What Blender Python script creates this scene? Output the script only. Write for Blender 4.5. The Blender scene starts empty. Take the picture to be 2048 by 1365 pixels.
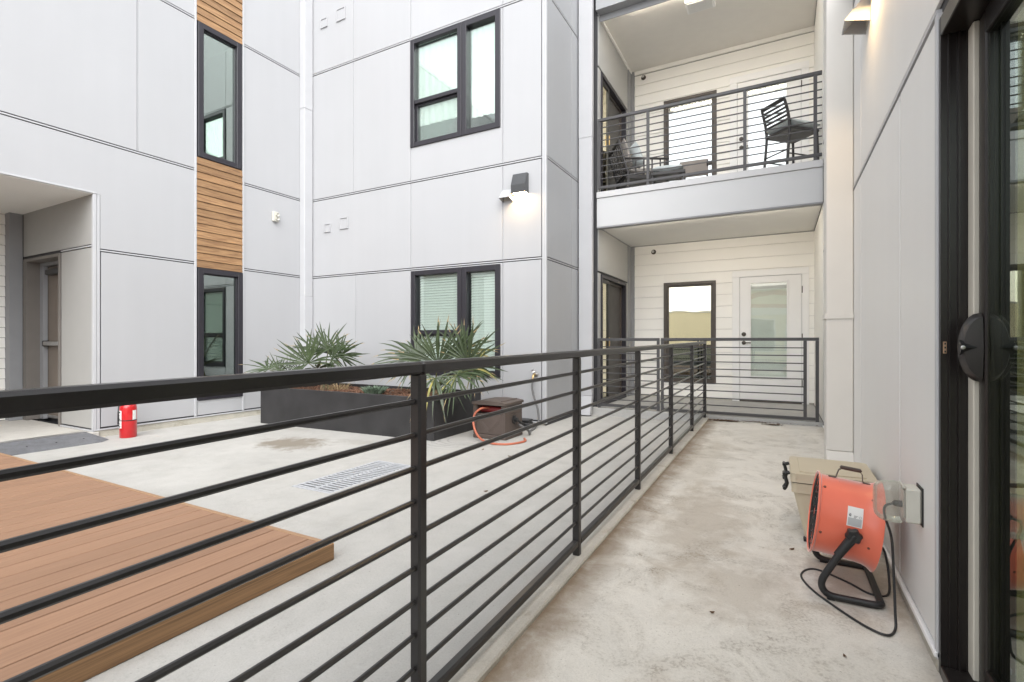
import bpy, bmesh, math, random
from mathutils import Vector, Matrix
random.seed(7)
R = math.radians
scene = bpy.context.scene
COL = scene.collection

# ------------------------------------------------------------------ camera
cam = bpy.data.cameras.new('camera')
cam.sensor_width = 36.0
cam.lens = 36.0 * 997.0 / 2048.0
cam.clip_start = 0.02
cam.clip_end = 600
camo = bpy.data.objects.new('camera', cam)
COL.objects.link(camo)
camo.location = (0, 0, 1.12)
camo.rotation_euler = (R(90), 0, R(28.35))
scene.camera = camo

# ------------------------------------------------------------------ sky and sun (bright overcast)
SUN_AZ = R(142)          # from +Y towards +X
SUN_EL = R(45)
w = bpy.data.worlds.new('World')
scene.world = w
w.use_nodes = True
wn, wl = w.node_tree.nodes, w.node_tree.links
wn.clear()
sky = wn.new('ShaderNodeTexSky')
sky.sky_type = 'NISHITA'
sky.sun_disc = False
sky.sun_elevation = SUN_EL
sky.sun_rotation = SUN_AZ
sky.air_density = 1.0
sky.dust_density = 1.5
sky.ozone_density = 1.0
hs = wn.new('ShaderNodeHueSaturation')
hs.inputs['Saturation'].default_value = 0.13
bg = wn.new('ShaderNodeBackground')
bg.inputs['Strength'].default_value = 0.15
wo = wn.new('ShaderNodeOutputWorld')
wl.new(sky.outputs[0], hs.inputs['Color'])
wl.new(hs.outputs[0], bg.inputs['Color'])
wl.new(bg.outputs[0], wo.inputs['Surface'])

sun = bpy.data.lights.new('sun', 'SUN')
sun.energy = 0.65
sun.angle = R(65)
sun.color = (1.0, 0.985, 0.965)
suno = bpy.data.objects.new('sun', sun)
COL.objects.link(suno)
sdir = Vector((math.sin(SUN_AZ) * math.cos(SUN_EL), math.cos(SUN_AZ) * math.cos(SUN_EL), math.sin(SUN_EL)))
suno.rotation_euler = (-sdir).to_track_quat('-Z', 'Y').to_euler()
suno.location = (0, -5, 20)

scene.render.engine = 'CYCLES'
scene.view_settings.view_transform = 'Standard'
scene.view_settings.look = 'None'
scene.view_settings.gamma = 1.0
scene.view_settings.exposure = 1.68
scene.cycles.max_bounces = 10
scene.cycles.diffuse_bounces = 6
scene.cycles.glossy_bounces = 5
scene.cycles.transparent_max_bounces = 16

# ------------------------------------------------------------------ materials
MATS = {}

def nodes_of(name):
    m = bpy.data.materials.new(name)
    m.use_nodes = True
    n, l = m.node_tree.nodes, m.node_tree.links
    return m, n, l, n['Principled BSDF']

def pm(name, col, rough=0.5, metal=0.0, var=0.06, scale=6.0, bump=0.0, bscale=200.0, rnd=0.0, spec=0.5, fine=0.0, coat=0.0, streak=0.0):
    """plain paint / plastic / metal with mottling, per-object variation and fine relief"""
    if name in MATS:
        return MATS[name]
    m, n, l, b = nodes_of(name)
    geo = n.new('ShaderNodeNewGeometry')
    nz = n.new('ShaderNodeTexNoise')
    nz.inputs['Scale'].default_value = scale
    nz.inputs['Detail'].default_value = 6
    l.new(geo.outputs['Position'], nz.inputs['Vector'])
    mr = n.new('ShaderNodeMapRange')
    mr.inputs[1].default_value = 0.25
    mr.inputs[2].default_value = 0.75
    mr.inputs[3].default_value = 1 - var
    mr.inputs[4].default_value = 1 + var
    l.new(nz.outputs['Fac'], mr.inputs[0])
    fac = mr.outputs[0]
    if rnd:
        oi = n.new('ShaderNodeObjectInfo')
        m2 = n.new('ShaderNodeMapRange')
        m2.inputs[3].default_value = 1 - rnd
        m2.inputs[4].default_value = 1 + rnd
        l.new(oi.outputs['Random'], m2.inputs[0])
        mu = n.new('ShaderNodeMath')
        mu.operation = 'MULTIPLY'
        l.new(fac, mu.inputs[0])
        l.new(m2.outputs[0], mu.inputs[1])
        fac = mu.outputs[0]
    if streak:
        mp = n.new('ShaderNodeMapping'); mp.inputs['Scale'].default_value = (7, 7, 0.35)
        l.new(geo.outputs['Position'], mp.inputs['Vector'])
        ns = n.new('ShaderNodeTexNoise'); ns.inputs['Scale'].default_value = 1.0; ns.inputs['Detail'].default_value = 7
        l.new(mp.outputs[0], ns.inputs['Vector'])
        m4 = n.new('ShaderNodeMapRange'); m4.inputs[1].default_value = 0.3; m4.inputs[2].default_value = 0.7; m4.inputs[3].default_value = 1 - streak; m4.inputs[4].default_value = 1 + streak * 0.4
        l.new(ns.outputs['Fac'], m4.inputs[0])
        mu = n.new('ShaderNodeMath'); mu.operation = 'MULTIPLY'
        l.new(fac, mu.inputs[0]); l.new(m4.outputs[0], mu.inputs[1])
        fac = mu.outputs[0]
    if fine:
        nf = n.new('ShaderNodeTexNoise')
        nf.inputs['Scale'].default_value = bscale
        nf.inputs['Detail'].default_value = 3
        l.new(geo.outputs['Position'], nf.inputs['Vector'])
        m3 = n.new('ShaderNodeMapRange')
        m3.inputs[1].default_value = 0.3
        m3.inputs[2].default_value = 0.7
        m3.inputs[3].default_value = 1 - fine
        m3.inputs[4].default_value = 1 + fine
        l.new(nf.outputs['Fac'], m3.inputs[0])
        mu = n.new('ShaderNodeMath')
        mu.operation = 'MULTIPLY'
        l.new(fac, mu.inputs[0])
        l.new(m3.outputs[0], mu.inputs[1])
        fac = mu.outputs[0]
    vm = n.new('ShaderNodeVectorMath')
    vm.operation = 'SCALE'
    vm.inputs[0].default_value = col[:3]
    l.new(fac, vm.inputs['Scale'])
    l.new(vm.outputs[0], b.inputs['Base Color'])
    b.inputs['Roughness'].default_value = rough
    b.inputs['Metallic'].default_value = metal
    b.inputs['Specular IOR Level'].default_value = spec
    b.inputs['Coat Weight'].default_value = coat
    if bump:
        nb = n.new('ShaderNodeTexNoise')
        nb.inputs['Scale'].default_value = bscale
        nb.inputs['Detail'].default_value = 4
        l.new(geo.outputs['Position'], nb.inputs['Vector'])
        bp_ = n.new('ShaderNodeBump')
        bp_.inputs['Strength'].default_value = bump
        bp_.inputs['Distance'].default_value = 0.002
        l.new(nb.outputs['Fac'], bp_.inputs['Height'])
        l.new(bp_.outputs[0], b.inputs['Normal'])
    MATS[name] = m
    return m

def glass_mat(name, tint, lo, hi, wav=0.0, wscale=2.0, rc=(0.93, 1.0, 0.96)):
    """window glazing: tinted see-through plus mirror reflection growing with angle"""
    m = bpy.data.materials.new(name)
    m.use_nodes = True
    n, l = m.node_tree.nodes, m.node_tree.links
    n.clear()
    out = n.new('ShaderNodeOutputMaterial')
    tr = n.new('ShaderNodeBsdfTransparent')
    tr.inputs[0].default_value = (*tint, 1)
    gl = n.new('ShaderNodeBsdfGlossy')
    gl.inputs['Roughness'].default_value = 0.0
    gl.inputs['Color'].default_value = (*rc, 1)
    fr = n.new('ShaderNodeFresnel')
    fr.inputs['IOR'].default_value = 1.5
    mr = n.new('ShaderNodeMapRange')
    mr.inputs[1].default_value = 0.04
    mr.inputs[2].default_value = 0.6
    mr.inputs[3].default_value = lo
    mr.inputs[4].default_value = hi
    l.new(fr.outputs[0], mr.inputs[0])
    mx = n.new('ShaderNodeMixShader')
    l.new(mr.outputs[0], mx.inputs[0])
    l.new(tr.outputs[0], mx.inputs[1])
    l.new(gl.outputs[0], mx.inputs[2])
    l.new(mx.outputs[0], out.inputs[0])
    if wav:
        geo = n.new('ShaderNodeNewGeometry')
        nz = n.new('ShaderNodeTexNoise')
        nz.inputs['Scale'].default_value = wscale
        nz.inputs['Detail'].default_value = 1.0
        l.new(geo.outputs['Position'], nz.inputs['Vector'])
        bm_ = n.new('ShaderNodeBump')
        bm_.inputs['Strength'].default_value = wav
        bm_.inputs['Distance'].default_value = 0.02
        l.new(nz.outputs['Fac'], bm_.inputs['Height'])
        l.new(bm_.outputs[0], gl.inputs['Normal'])
    MATS[name] = m
    return m

def wood_mat(name, c1, c2, scale=(1, 1, 1), rough=0.55, rnd=0.15, contrast=1.0, bump=0.25):
    """long-grained timber: stretched noise, grain runs along the axis with the small scale"""
    m, n, l, b = nodes_of(name)
    geo = n.new('ShaderNodeNewGeometry')
    oi = n.new('ShaderNodeObjectInfo')
    add = n.new('ShaderNodeVectorMath')
    add.operation = 'ADD'
    mul = n.new('ShaderNodeVectorMath')
    mul.operation = 'SCALE'
    cx = n.new('ShaderNodeCombineXYZ')
    l.new(oi.outputs['Random'], cx.inputs[0]); l.new(oi.outputs['Random'], cx.inputs[1]); l.new(oi.outputs['Random'], cx.inputs[2])
    mul.inputs['Scale'].default_value = 37.0
    l.new(cx.outputs[0], mul.inputs[0])
    l.new(geo.outputs['Position'], add.inputs[0]); l.new(mul.outputs[0], add.inputs[1])
    mp = n.new('ShaderNodeMapping')
    mp.inputs['Scale'].default_value = scale
    l.new(add.outputs[0], mp.inputs['Vector'])
    nz = n.new('ShaderNodeTexNoise')
    nz.inputs['Scale'].default_value = 1.0
    nz.inputs['Detail'].default_value = 8
    nz.inputs['Distortion'].default_value = 1.2
    l.new(mp.outputs[0], nz.inputs['Vector'])
    cr = n.new('ShaderNodeMapRange')
    cr.inputs[1].default_value = 0.5 - 0.25 / contrast
    cr.inputs[2].default_value = 0.5 + 0.25 / contrast
    l.new(nz.outputs['Fac'], cr.inputs[0])
    mix = n.new('ShaderNodeMix')
    mix.data_type = 'RGBA'
    mix.inputs[6].default_value = (*c1, 1); mix.inputs[7].default_value = (*c2, 1)
    l.new(cr.outputs[0], mix.inputs[0])
    m2 = n.new('ShaderNodeMapRange')
    m2.inputs[3].default_value = 1 - rnd; m2.inputs[4].default_value = 1 + rnd
    l.new(oi.outputs['Random'], m2.inputs[0])
    vm = n.new('ShaderNodeVectorMath'); vm.operation = 'SCALE'
    l.new(mix.outputs[2], vm.inputs[0]); l.new(m2.outputs[0], vm.inputs['Scale'])
    l.new(vm.outputs[0], b.inputs['Base Color'])
    b.inputs['Roughness'].default_value = rough
    bu = n.new('ShaderNodeBump')
    bu.inputs['Strength'].default_value = bump
    bu.inputs['Distance'].default_value = 0.002
    l.new(nz.outputs['Fac'], bu.inputs['Height']); l.new(bu.outputs[0], b.inputs['Normal'])
    MATS[name] = m
    return m

def concrete_mat(name, base, stain, blotch=0.1, stain_amt=0.5, patches=(), rings=None, lines=(), sspeck=0.35, stain_scale=1.6, thr=0.55, grime=0.25):
    """weathered concrete: blotches, fine speckle, brown stain field, and named stain patches (x, y, rx, ry, strength)"""
    m, n, l, b = nodes_of(name)
    geo = n.new('ShaderNodeNewGeometry')
    def noise(s, d=8, dist=0.0, rough=0.55):
        t = n.new('ShaderNodeTexNoise')
        t.inputs['Scale'].default_value = s; t.inputs['Detail'].default_value = d
        t.inputs['Distortion'].default_value = dist; t.inputs['Roughness'].default_value = rough
        l.new(geo.outputs['Position'], t.inputs['Vector'])
        return t.outputs['Fac']
    def rng(src, a, b_, c, d):
        t = n.new('ShaderNodeMapRange')
        t.inputs[1].default_value = a; t.inputs[2].default_value = b_
        t.inputs[3].default_value = c; t.inputs[4].default_value = d
        l.new(src, t.inputs[0])
        return t.outputs[0]
    def mth(op, a, b_):
        t = n.new('ShaderNodeMath'); t.operation = op
        for i, q in enumerate((a, b_)):
            if isinstance(q, (int, float)): t.inputs[i].default_value = q
            else: l.new(q, t.inputs[i])
        return t.outputs[0]
    def mixc(fac, a, bcol):
        t = n.new('ShaderNodeMix'); t.data_type = 'RGBA'
        l.new(fac, t.inputs[0])
        if isinstance(a, tuple): t.inputs[6].default_value = (*a, 1)
        else: l.new(a, t.inputs[6])
        if isinstance(bcol, tuple): t.inputs[7].default_value = (*bcol, 1)
        else: l.new(bcol, t.inputs[7])
        return t.outputs[2]
    big = rng(noise(0.9, 6, 0.6), 0.3, 0.7, 1 - blotch, 1 + blotch)
    mid = rng(noise(7, 8, 0.3), 0.3, 0.7, 1 - blotch * 0.6, 1 + blotch * 0.6)
    fin = rng(noise(170, 2), 0.35, 0.65, 1 - 0.05, 1 + 0.05)
    tot = mth('MULTIPLY', mth('MULTIPLY', big, mid), fin)
    vm = n.new('ShaderNodeVectorMath'); vm.operation = 'SCALE'
    vm.inputs[0].default_value = base; l.new(tot, vm.inputs['Scale'])
    col = vm.outputs[0]
    sm = rng(noise(stain_scale, 12, 0.9, 0.68), thr, thr + 0.17, 0, stain_amt)
    col = mixc(sm, col, stain)
    dark = tuple(c * 0.45 for c in stain)
    sp = rng(noise(26, 8, 0.8, 0.75), 0.635, 0.72, 0, sspeck)
    sp = mth('MULTIPLY', sp, rng(noise(2.1, 5, 0.4), 0.45, 0.65, 0.1, 1))
    col = mixc(sp, col, dark)
    dots = rng(noise(85, 5, 0.4, 0.7), 0.47, 0.60, 0.18, 1)
    pat = mth('MULTIPLY', rng(noise(3.4, 10, 1.0, 0.68), 0.47, 0.64, 0, 1), rng(noise(0.8, 4, 0.5), 0.35, 0.6, 0.25, 1))
    gr = mth('MULTIPLY', mth('MULTIPLY', pat, dots), grime)
    col = mixc(gr, col, tuple(c * 0.50 for c in stain))
    dust_ = mth('MULTIPLY', rng(noise(130, 3, 0.2, 0.6), 0.60, 0.68, 0, 0.35), rng(noise(2.0, 5), 0.35, 0.6, 0.15, 1))
    col = mixc(dust_, col, tuple(c * 0.60 for c in stain))
    fl = rng(noise(75, 3, 0.3, 0.6), 0.70, 0.74, 0, 0.7)
    col = mixc(fl, col, dark)
    sx = n.new('ShaderNodeSeparateXYZ'); l.new(geo.outputs['Position'], sx.inputs[0])
    wob = rng(noise(5, 8, 0.5, 0.7), 0.2, 0.8, -0.75, 0.75)
    for (px, py, rx, ry, st, pc) in patches:
        dx = mth('DIVIDE', mth('SUBTRACT', sx.outputs[0], px), rx)
        dy = mth('DIVIDE', mth('SUBTRACT', sx.outputs[1], py), ry)
        d = mth('SQRT', mth('ADD', mth('MULTIPLY', dx, dx), mth('MULTIPLY', dy, dy)), 0)
        d = mth('ADD', d, wob)
        f = rng(d, 0.45, 1.05, st, 0)
        col = mixc(f, col, pc)
    for (x0, wdt, st, pc) in lines:          # dirt line along a kerb
        d = mth('ABSOLUTE', mth('SUBTRACT', sx.outputs[0], x0), 0)
        d = mth('ADD', d, mth('MULTIPLY', wob, wdt * 0.8))
        f = rng(d, 0.0, wdt, st, 0)
        col = mixc(f, col, pc)
    if rings:
        px, py, r0, r1, st = rings
        dx = mth('SUBTRACT', sx.outputs[0], px); dy = mth('SUBTRACT', sx.outputs[1], py)
        d = mth('SQRT', mth('ADD', mth('MULTIPLY', dx, dx), mth('MULTIPLY', dy, dy)), 0)
        d = mth('ADD', d, mth('MULTIPLY', wob, 0.05))
        s = mth('SINE', mth('MULTIPLY', d, 75.0), 0)
        f = mth('MULTIPLY', rng(s, 0.5, 1.0, 0, st), mth('MULTIPLY', rng(d, r1 * 0.7, r1, 1, 0), rng(d, r0, r0 * 1.2, 0, 1)))
        col = mixc(f, col, dark)
    l.new(col, b.inputs['Base Color'])
    b.inputs['Roughness'].default_value = 0.82
    b.inputs['Specular IOR Level'].default_value = 0.25
    bu = n.new('ShaderNodeBump'); bu.inputs['Strength'].default_value = 0.35; bu.inputs['Distance'].default_value = 0.004
    hsum = mth('ADD', noise(60, 6), mth('MULTIPLY', noise(9, 4), 1.5))
    l.new(hsum, bu.inputs['Height']); l.new(bu.outputs[0], b.inputs['Normal'])
    MATS[name] = m
    return m

def emit_mat(name, col, st):
    m = bpy.data.materials.new(name); m.use_nodes = True
    n, l = m.node_tree.nodes, m.node_tree.links
    n.clear()
    o = n.new('ShaderNodeOutputMaterial'); e = n.new('ShaderNodeEmission')
    e.inputs[0].default_value = (*col, 1); e.inputs[1].default_value = st
    l.new(e.outputs[0], o.inputs[0])
    MATS[name] = m
    return m

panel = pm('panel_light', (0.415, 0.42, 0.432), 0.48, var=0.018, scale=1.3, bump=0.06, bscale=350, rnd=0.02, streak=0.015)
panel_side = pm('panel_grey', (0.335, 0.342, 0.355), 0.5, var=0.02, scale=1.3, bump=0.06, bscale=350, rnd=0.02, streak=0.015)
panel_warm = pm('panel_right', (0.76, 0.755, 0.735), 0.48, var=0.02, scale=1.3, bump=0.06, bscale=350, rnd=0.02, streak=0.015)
trim = pm('trim_aluminium', (0.47, 0.475, 0.49), 0.4, var=0.03, scale=3)
joint = pm('joint_sealant', (0.045, 0.045, 0.048), 0.8, var=0.1)
trim_grey = pm('trim_grey', (0.27, 0.275, 0.285), 0.5, var=0.04)
siding = pm('siding_white', (0.88, 0.865, 0.82), 0.5, var=0.02, scale=2.0, bump=0.12, bscale=120, rnd=0.02)
white = pm('white_paint', (0.84, 0.835, 0.825), 0.4, var=0.02, scale=3)
soffit = pm('soffit_paint', (0.82, 0.81, 0.775), 0.6, var=0.03, scale=1.5)
plum = pm('frame_dark', (0.022, 0.020, 0.026), 0.42, var=0.1, scale=10)
bronze = pm('frame_bronze', (0.072, 0.058, 0.047), 0.45, var=0.1, scale=10)
black = pm('black_plastic', (0.018, 0.018, 0.019), 0.42, var=0.15, scale=20, bump=0.1, bscale=300)
railm = pm('rail_paint', (0.026, 0.024, 0.0235), 0.30, var=0.18, scale=9, fine=0.06, bscale=160, bump=0.08)
railc = pm('rail_paint_grey', (0.066, 0.064, 0.066), 0.42, var=0.15, scale=9, fine=0.05, bscale=160)
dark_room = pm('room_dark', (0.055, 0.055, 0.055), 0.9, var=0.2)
planterm = pm('planter_steel', (0.026, 0.0252, 0.0262), 0.5, var=0.4, scale=3.5, fine=0.08, bscale=90, bump=0.1)
soil = pm('soil', (0.07, 0.042, 0.028), 0.95, var=0.4, scale=30, bump=0.8, bscale=60)
chipm = pm('bark_chip', (0.15, 0.075, 0.045), 0.9, var=0.5, scale=40)
doorgrey = pm('door_grey', (0.17, 0.14, 0.115), 0.45, var=0.05)
metal = pm('brushed_metal', (0.5, 0.49, 0.48), 0.35, metal=0.9, var=0.1, scale=20)
redp = pm('red_enamel', (0.50, 0.012, 0.016), 0.28, var=0.08, scale=5, coat=0.4)
labelw = pm('label_paper', (0.72, 0.72, 0.70), 0.5, var=0.05)
ink = pm('label_ink', (0.05, 0.05, 0.055), 0.6)
inkg = pm('label_ink_grey', (0.42, 0.43, 0.43), 0.6)
orange = pm('orange_poly', (0.80, 0.165, 0.092), 0.34, var=0.06, scale=7, bump=0.06, bscale=250, coat=0.4)
orange.node_tree.nodes['Principled BSDF'].inputs['Coat Roughness'].default_value = 0.35
orange.node_tree.nodes['Principled BSDF'].inputs['Sheen Weight'].default_value = 0.8
orange.node_tree.nodes['Principled BSDF'].inputs['Sheen Roughness'].default_value = 0.4
hosem = pm('orange_hose', (0.46, 0.135, 0.075), 0.45, var=0.08, scale=25)
greyhose = pm('grey_hose', (0.13, 0.13, 0.13), 0.5, var=0.1, scale=25)
tan = pm('tan_plastic', (0.52, 0.455, 0.335), 0.5, var=0.04, scale=4, bump=0.12, bscale=260)
tan_dk = pm('tan_plastic_shade', (0.50, 0.44, 0.325), 0.5, var=0.04, scale=4, bump=0.12, bscale=260)
brown = pm('brown_resin', (0.085, 0.064, 0.054), 0.55, var=0.12, scale=8, bump=0.15, bscale=150)
brass = pm('brass', (0.55, 0.4, 0.2), 0.35, metal=0.9)
copper = pm('strike_metal', (0.62, 0.42, 0.28), 0.35, metal=0.8)
rampm = pm('ramp_metal', (0.135, 0.138, 0.148), 0.5, var=0.2, scale=14, fine=0.12, bscale=60)
beige = pm('beige_plastic', (0.55, 0.54, 0.48), 0.45, var=0.06, scale=12)
lampm = pm('lamp_housing', (0.060, 0.062, 0.066), 0.4, var=0.08)
lens = emit_mat('lamp_lens', (1.0, 0.66, 0.30), 44.0)
grate_m = pm('grate_white', (0.44, 0.45, 0.47), 0.4, var=0.08, scale=20)
blindm = pm('blind_slat', (0.86, 0.89, 0.86), 0.5, var=0.02)
curtain_m = pm('curtain_white', (0.86, 0.87, 0.86), 0.8, var=0.03)
olive = pm('curtain_olive', (0.55, 0.51, 0.26), 0.9, var=0.12, scale=12)
screen_m = pm('screen_mesh', (0.085, 0.08, 0.075), 0.7, var=0.08)
frost = pm('frosted_blind', (0.74, 0.80, 0.77), 0.35, var=0.03)
cushion = pm('cushion_blue', (0.54, 0.59, 0.60), 0.85, var=0.18, scale=9, bump=0.3, bscale=120)
cushion2 = pm('cushion_taupe', (0.33, 0.305, 0.285), 0.9, var=0.12, scale=14, bump=0.3, bscale=120)
chairm = pm('chair_metal', (0.045, 0.042, 0.042), 0.42, var=0.12)
leafm = pm('palm_leaf', (0.046, 0.068, 0.028), 0.36, var=0.38, scale=9, rnd=0.16, bump=0.1, bscale=90)
leafy = pm('palm_leaf_yellow', (0.24, 0.22, 0.06), 0.5, var=0.35, scale=9, rnd=0.1)
stemm = pm('palm_stem', (0.12, 0.13, 0.05), 0.5, var=0.2, scale=12)
herb = pm('herb_leaf', (0.14, 0.20, 0.14), 0.7, var=0.25, scale=30)
drym = pm('dry_grass', (0.32, 0.24, 0.13), 0.8, var=0.3, scale=30)
litter = pm('leaf_litter', (0.11, 0.065, 0.035), 0.9, var=0.4, scale=40)
cream = pm('cream_stucco', (0.90, 0.83, 0.64), 0.8, var=0.05, scale=1.0)
terra = pm('terracotta', (0.62, 0.33, 0.20), 0.7, var=0.15, scale=4)
roofm = pm('roof_grey', (0.25, 0.25, 0.26), 0.8, var=0.1)

g_narrow = glass_mat('glass_dark', (0.86, 0.92, 0.89), 0.22, 0.75, 0.02, 1.2)
g_bay = glass_mat('glass_clear', (0.97, 0.998, 0.984), 0.07, 0.7, 0.02, 1.2)
g_far = glass_mat('glass_mirror', (0.7, 0.76, 0.72), 0.78, 0.92, 0.06, 2.2, (1.0, 0.94, 0.74))
g_fard = glass_mat('glass_door', (0.98, 0.995, 0.987), 0.11, 0.6, 0.04, 2.5, (1.0, 0.95, 0.84))
g_farup = glass_mat('glass_upper', (0.96, 0.98, 0.97), 0.35, 0.8, 0.015, 1.5, (0.96, 1.0, 0.99))
g_slide = glass_mat('glass_slider', (0.80, 0.83, 0.76), 0.12, 0.45, 0.0)
clearp = glass_mat('clear_polycarbonate', (0.90, 0.89, 0.85), 0.06, 0.6, 0.2, 30)
# a little milky body in the polycarbonate bubble
_n, _l = clearp.node_tree.nodes, clearp.node_tree.links
_o = [q for q in _n if q.type == 'OUTPUT_MATERIAL'][0]
_mx = [q for q in _n if q.type == 'MIX_SHADER'][0]
_df = _n.new('ShaderNodeBsdfDiffuse'); _df.inputs[0].default_value = (0.62, 0.60, 0.55, 1)
_m2 = _n.new('ShaderNodeMixShader'); _m2.inputs[0].default_value = 0.16
_l.new(_mx.outputs[0], _m2.inputs[1]); _l.new(_df.outputs[0], _m2.inputs[2]); _l.new(_m2.outputs[0], _o.inputs[0])

wood = wood_mat('wood_siding', (0.36, 0.212, 0.10), (0.19, 0.10, 0.046), (60, 2.6, 38), 0.5, 0.16, 1.35, 0.2)
deckm = wood_mat('deck_composite', (0.315, 0.182, 0.110), (0.24, 0.134, 0.079), (70, 2.0, 70), 0.6, 0.085, 1.1, 0.2)
fasciam = wood_mat('deck_fascia', (0.33, 0.19, 0.09), (0.16, 0.088, 0.04), (60, 1.6, 75), 0.6, 0.05, 1.5, 0.4)
fasciax = wood_mat('deck_edge', (0.34, 0.21, 0.12), (0.25, 0.148, 0.08), (1.6, 60, 75), 0.6, 0.05, 1.2, 0.3)

BR = (0.20, 0.15, 0.095)
conc_court = concrete_mat('concrete_courtyard', (0.43, 0.42, 0.395), (0.275, 0.25, 0.21), 0.07, 0.22,
                          patches=[(-4.90, 3.80, 0.50, 0.36, 0.85, (0.20, 0.17, 0.13)),
                                   (-4.3, 4.2, 0.30, 0.16, 0.35, (0.25, 0.23, 0.19)),
                                   (-5.9, 4.45, 0.5, 0.14, 0.30, (0.28, 0.26, 0.22))],
                          rings=(-3.25, 4.82, 0.16, 0.62, 0.35), sspeck=0.30)
conc_walk = concrete_mat('concrete_walkway', (0.67, 0.64, 0.58), (0.42, 0.345, 0.26), 0.07, 0.36,
                         lines=[(-0.868, 0.045, 0.85, (0.20, 0.135, 0.07)), (-0.82, 0.13, 0.75, (0.24, 0.18, 0.125)), (0.46, 0.08, 0.40, (0.24, 0.20, 0.15))],
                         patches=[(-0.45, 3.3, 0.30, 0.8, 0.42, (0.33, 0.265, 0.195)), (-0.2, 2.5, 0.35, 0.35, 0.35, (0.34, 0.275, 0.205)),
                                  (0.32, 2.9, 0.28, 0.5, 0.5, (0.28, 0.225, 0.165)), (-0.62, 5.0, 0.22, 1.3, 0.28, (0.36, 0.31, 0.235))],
                         sspeck=0.9, stain_scale=2.4, thr=0.54, grime=0.85)
conc_kerb = concrete_mat('concrete_kerb', (0.56, 0.53, 0.47), (0.27, 0.20, 0.12), 0.12, 0.6, sspeck=0.5, stain_scale=4)
conc_grey = concrete_mat('concrete_patio', (0.42, 0.415, 0.40), (0.26, 0.25, 0.23), 0.08, 0.3)
conc_entry = concrete_mat('concrete_entry', (0.52, 0.50, 0.46), (0.36, 0.32, 0.26), 0.08, 0.35)
conc_plinth = concrete_mat('concrete_plinth', (0.46, 0.44, 0.38), (0.24, 0.21, 0.15), 0.15, 0.7, stain_scale=4)
asphalt = concrete_mat('asphalt_ground', (0.10, 0.10, 0.10), (0.07, 0.07, 0.065), 0.12, 0.4)

# ------------------------------------------------------------------ mesh helpers
OFF = {}
SUFFIX_OK = True

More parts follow.
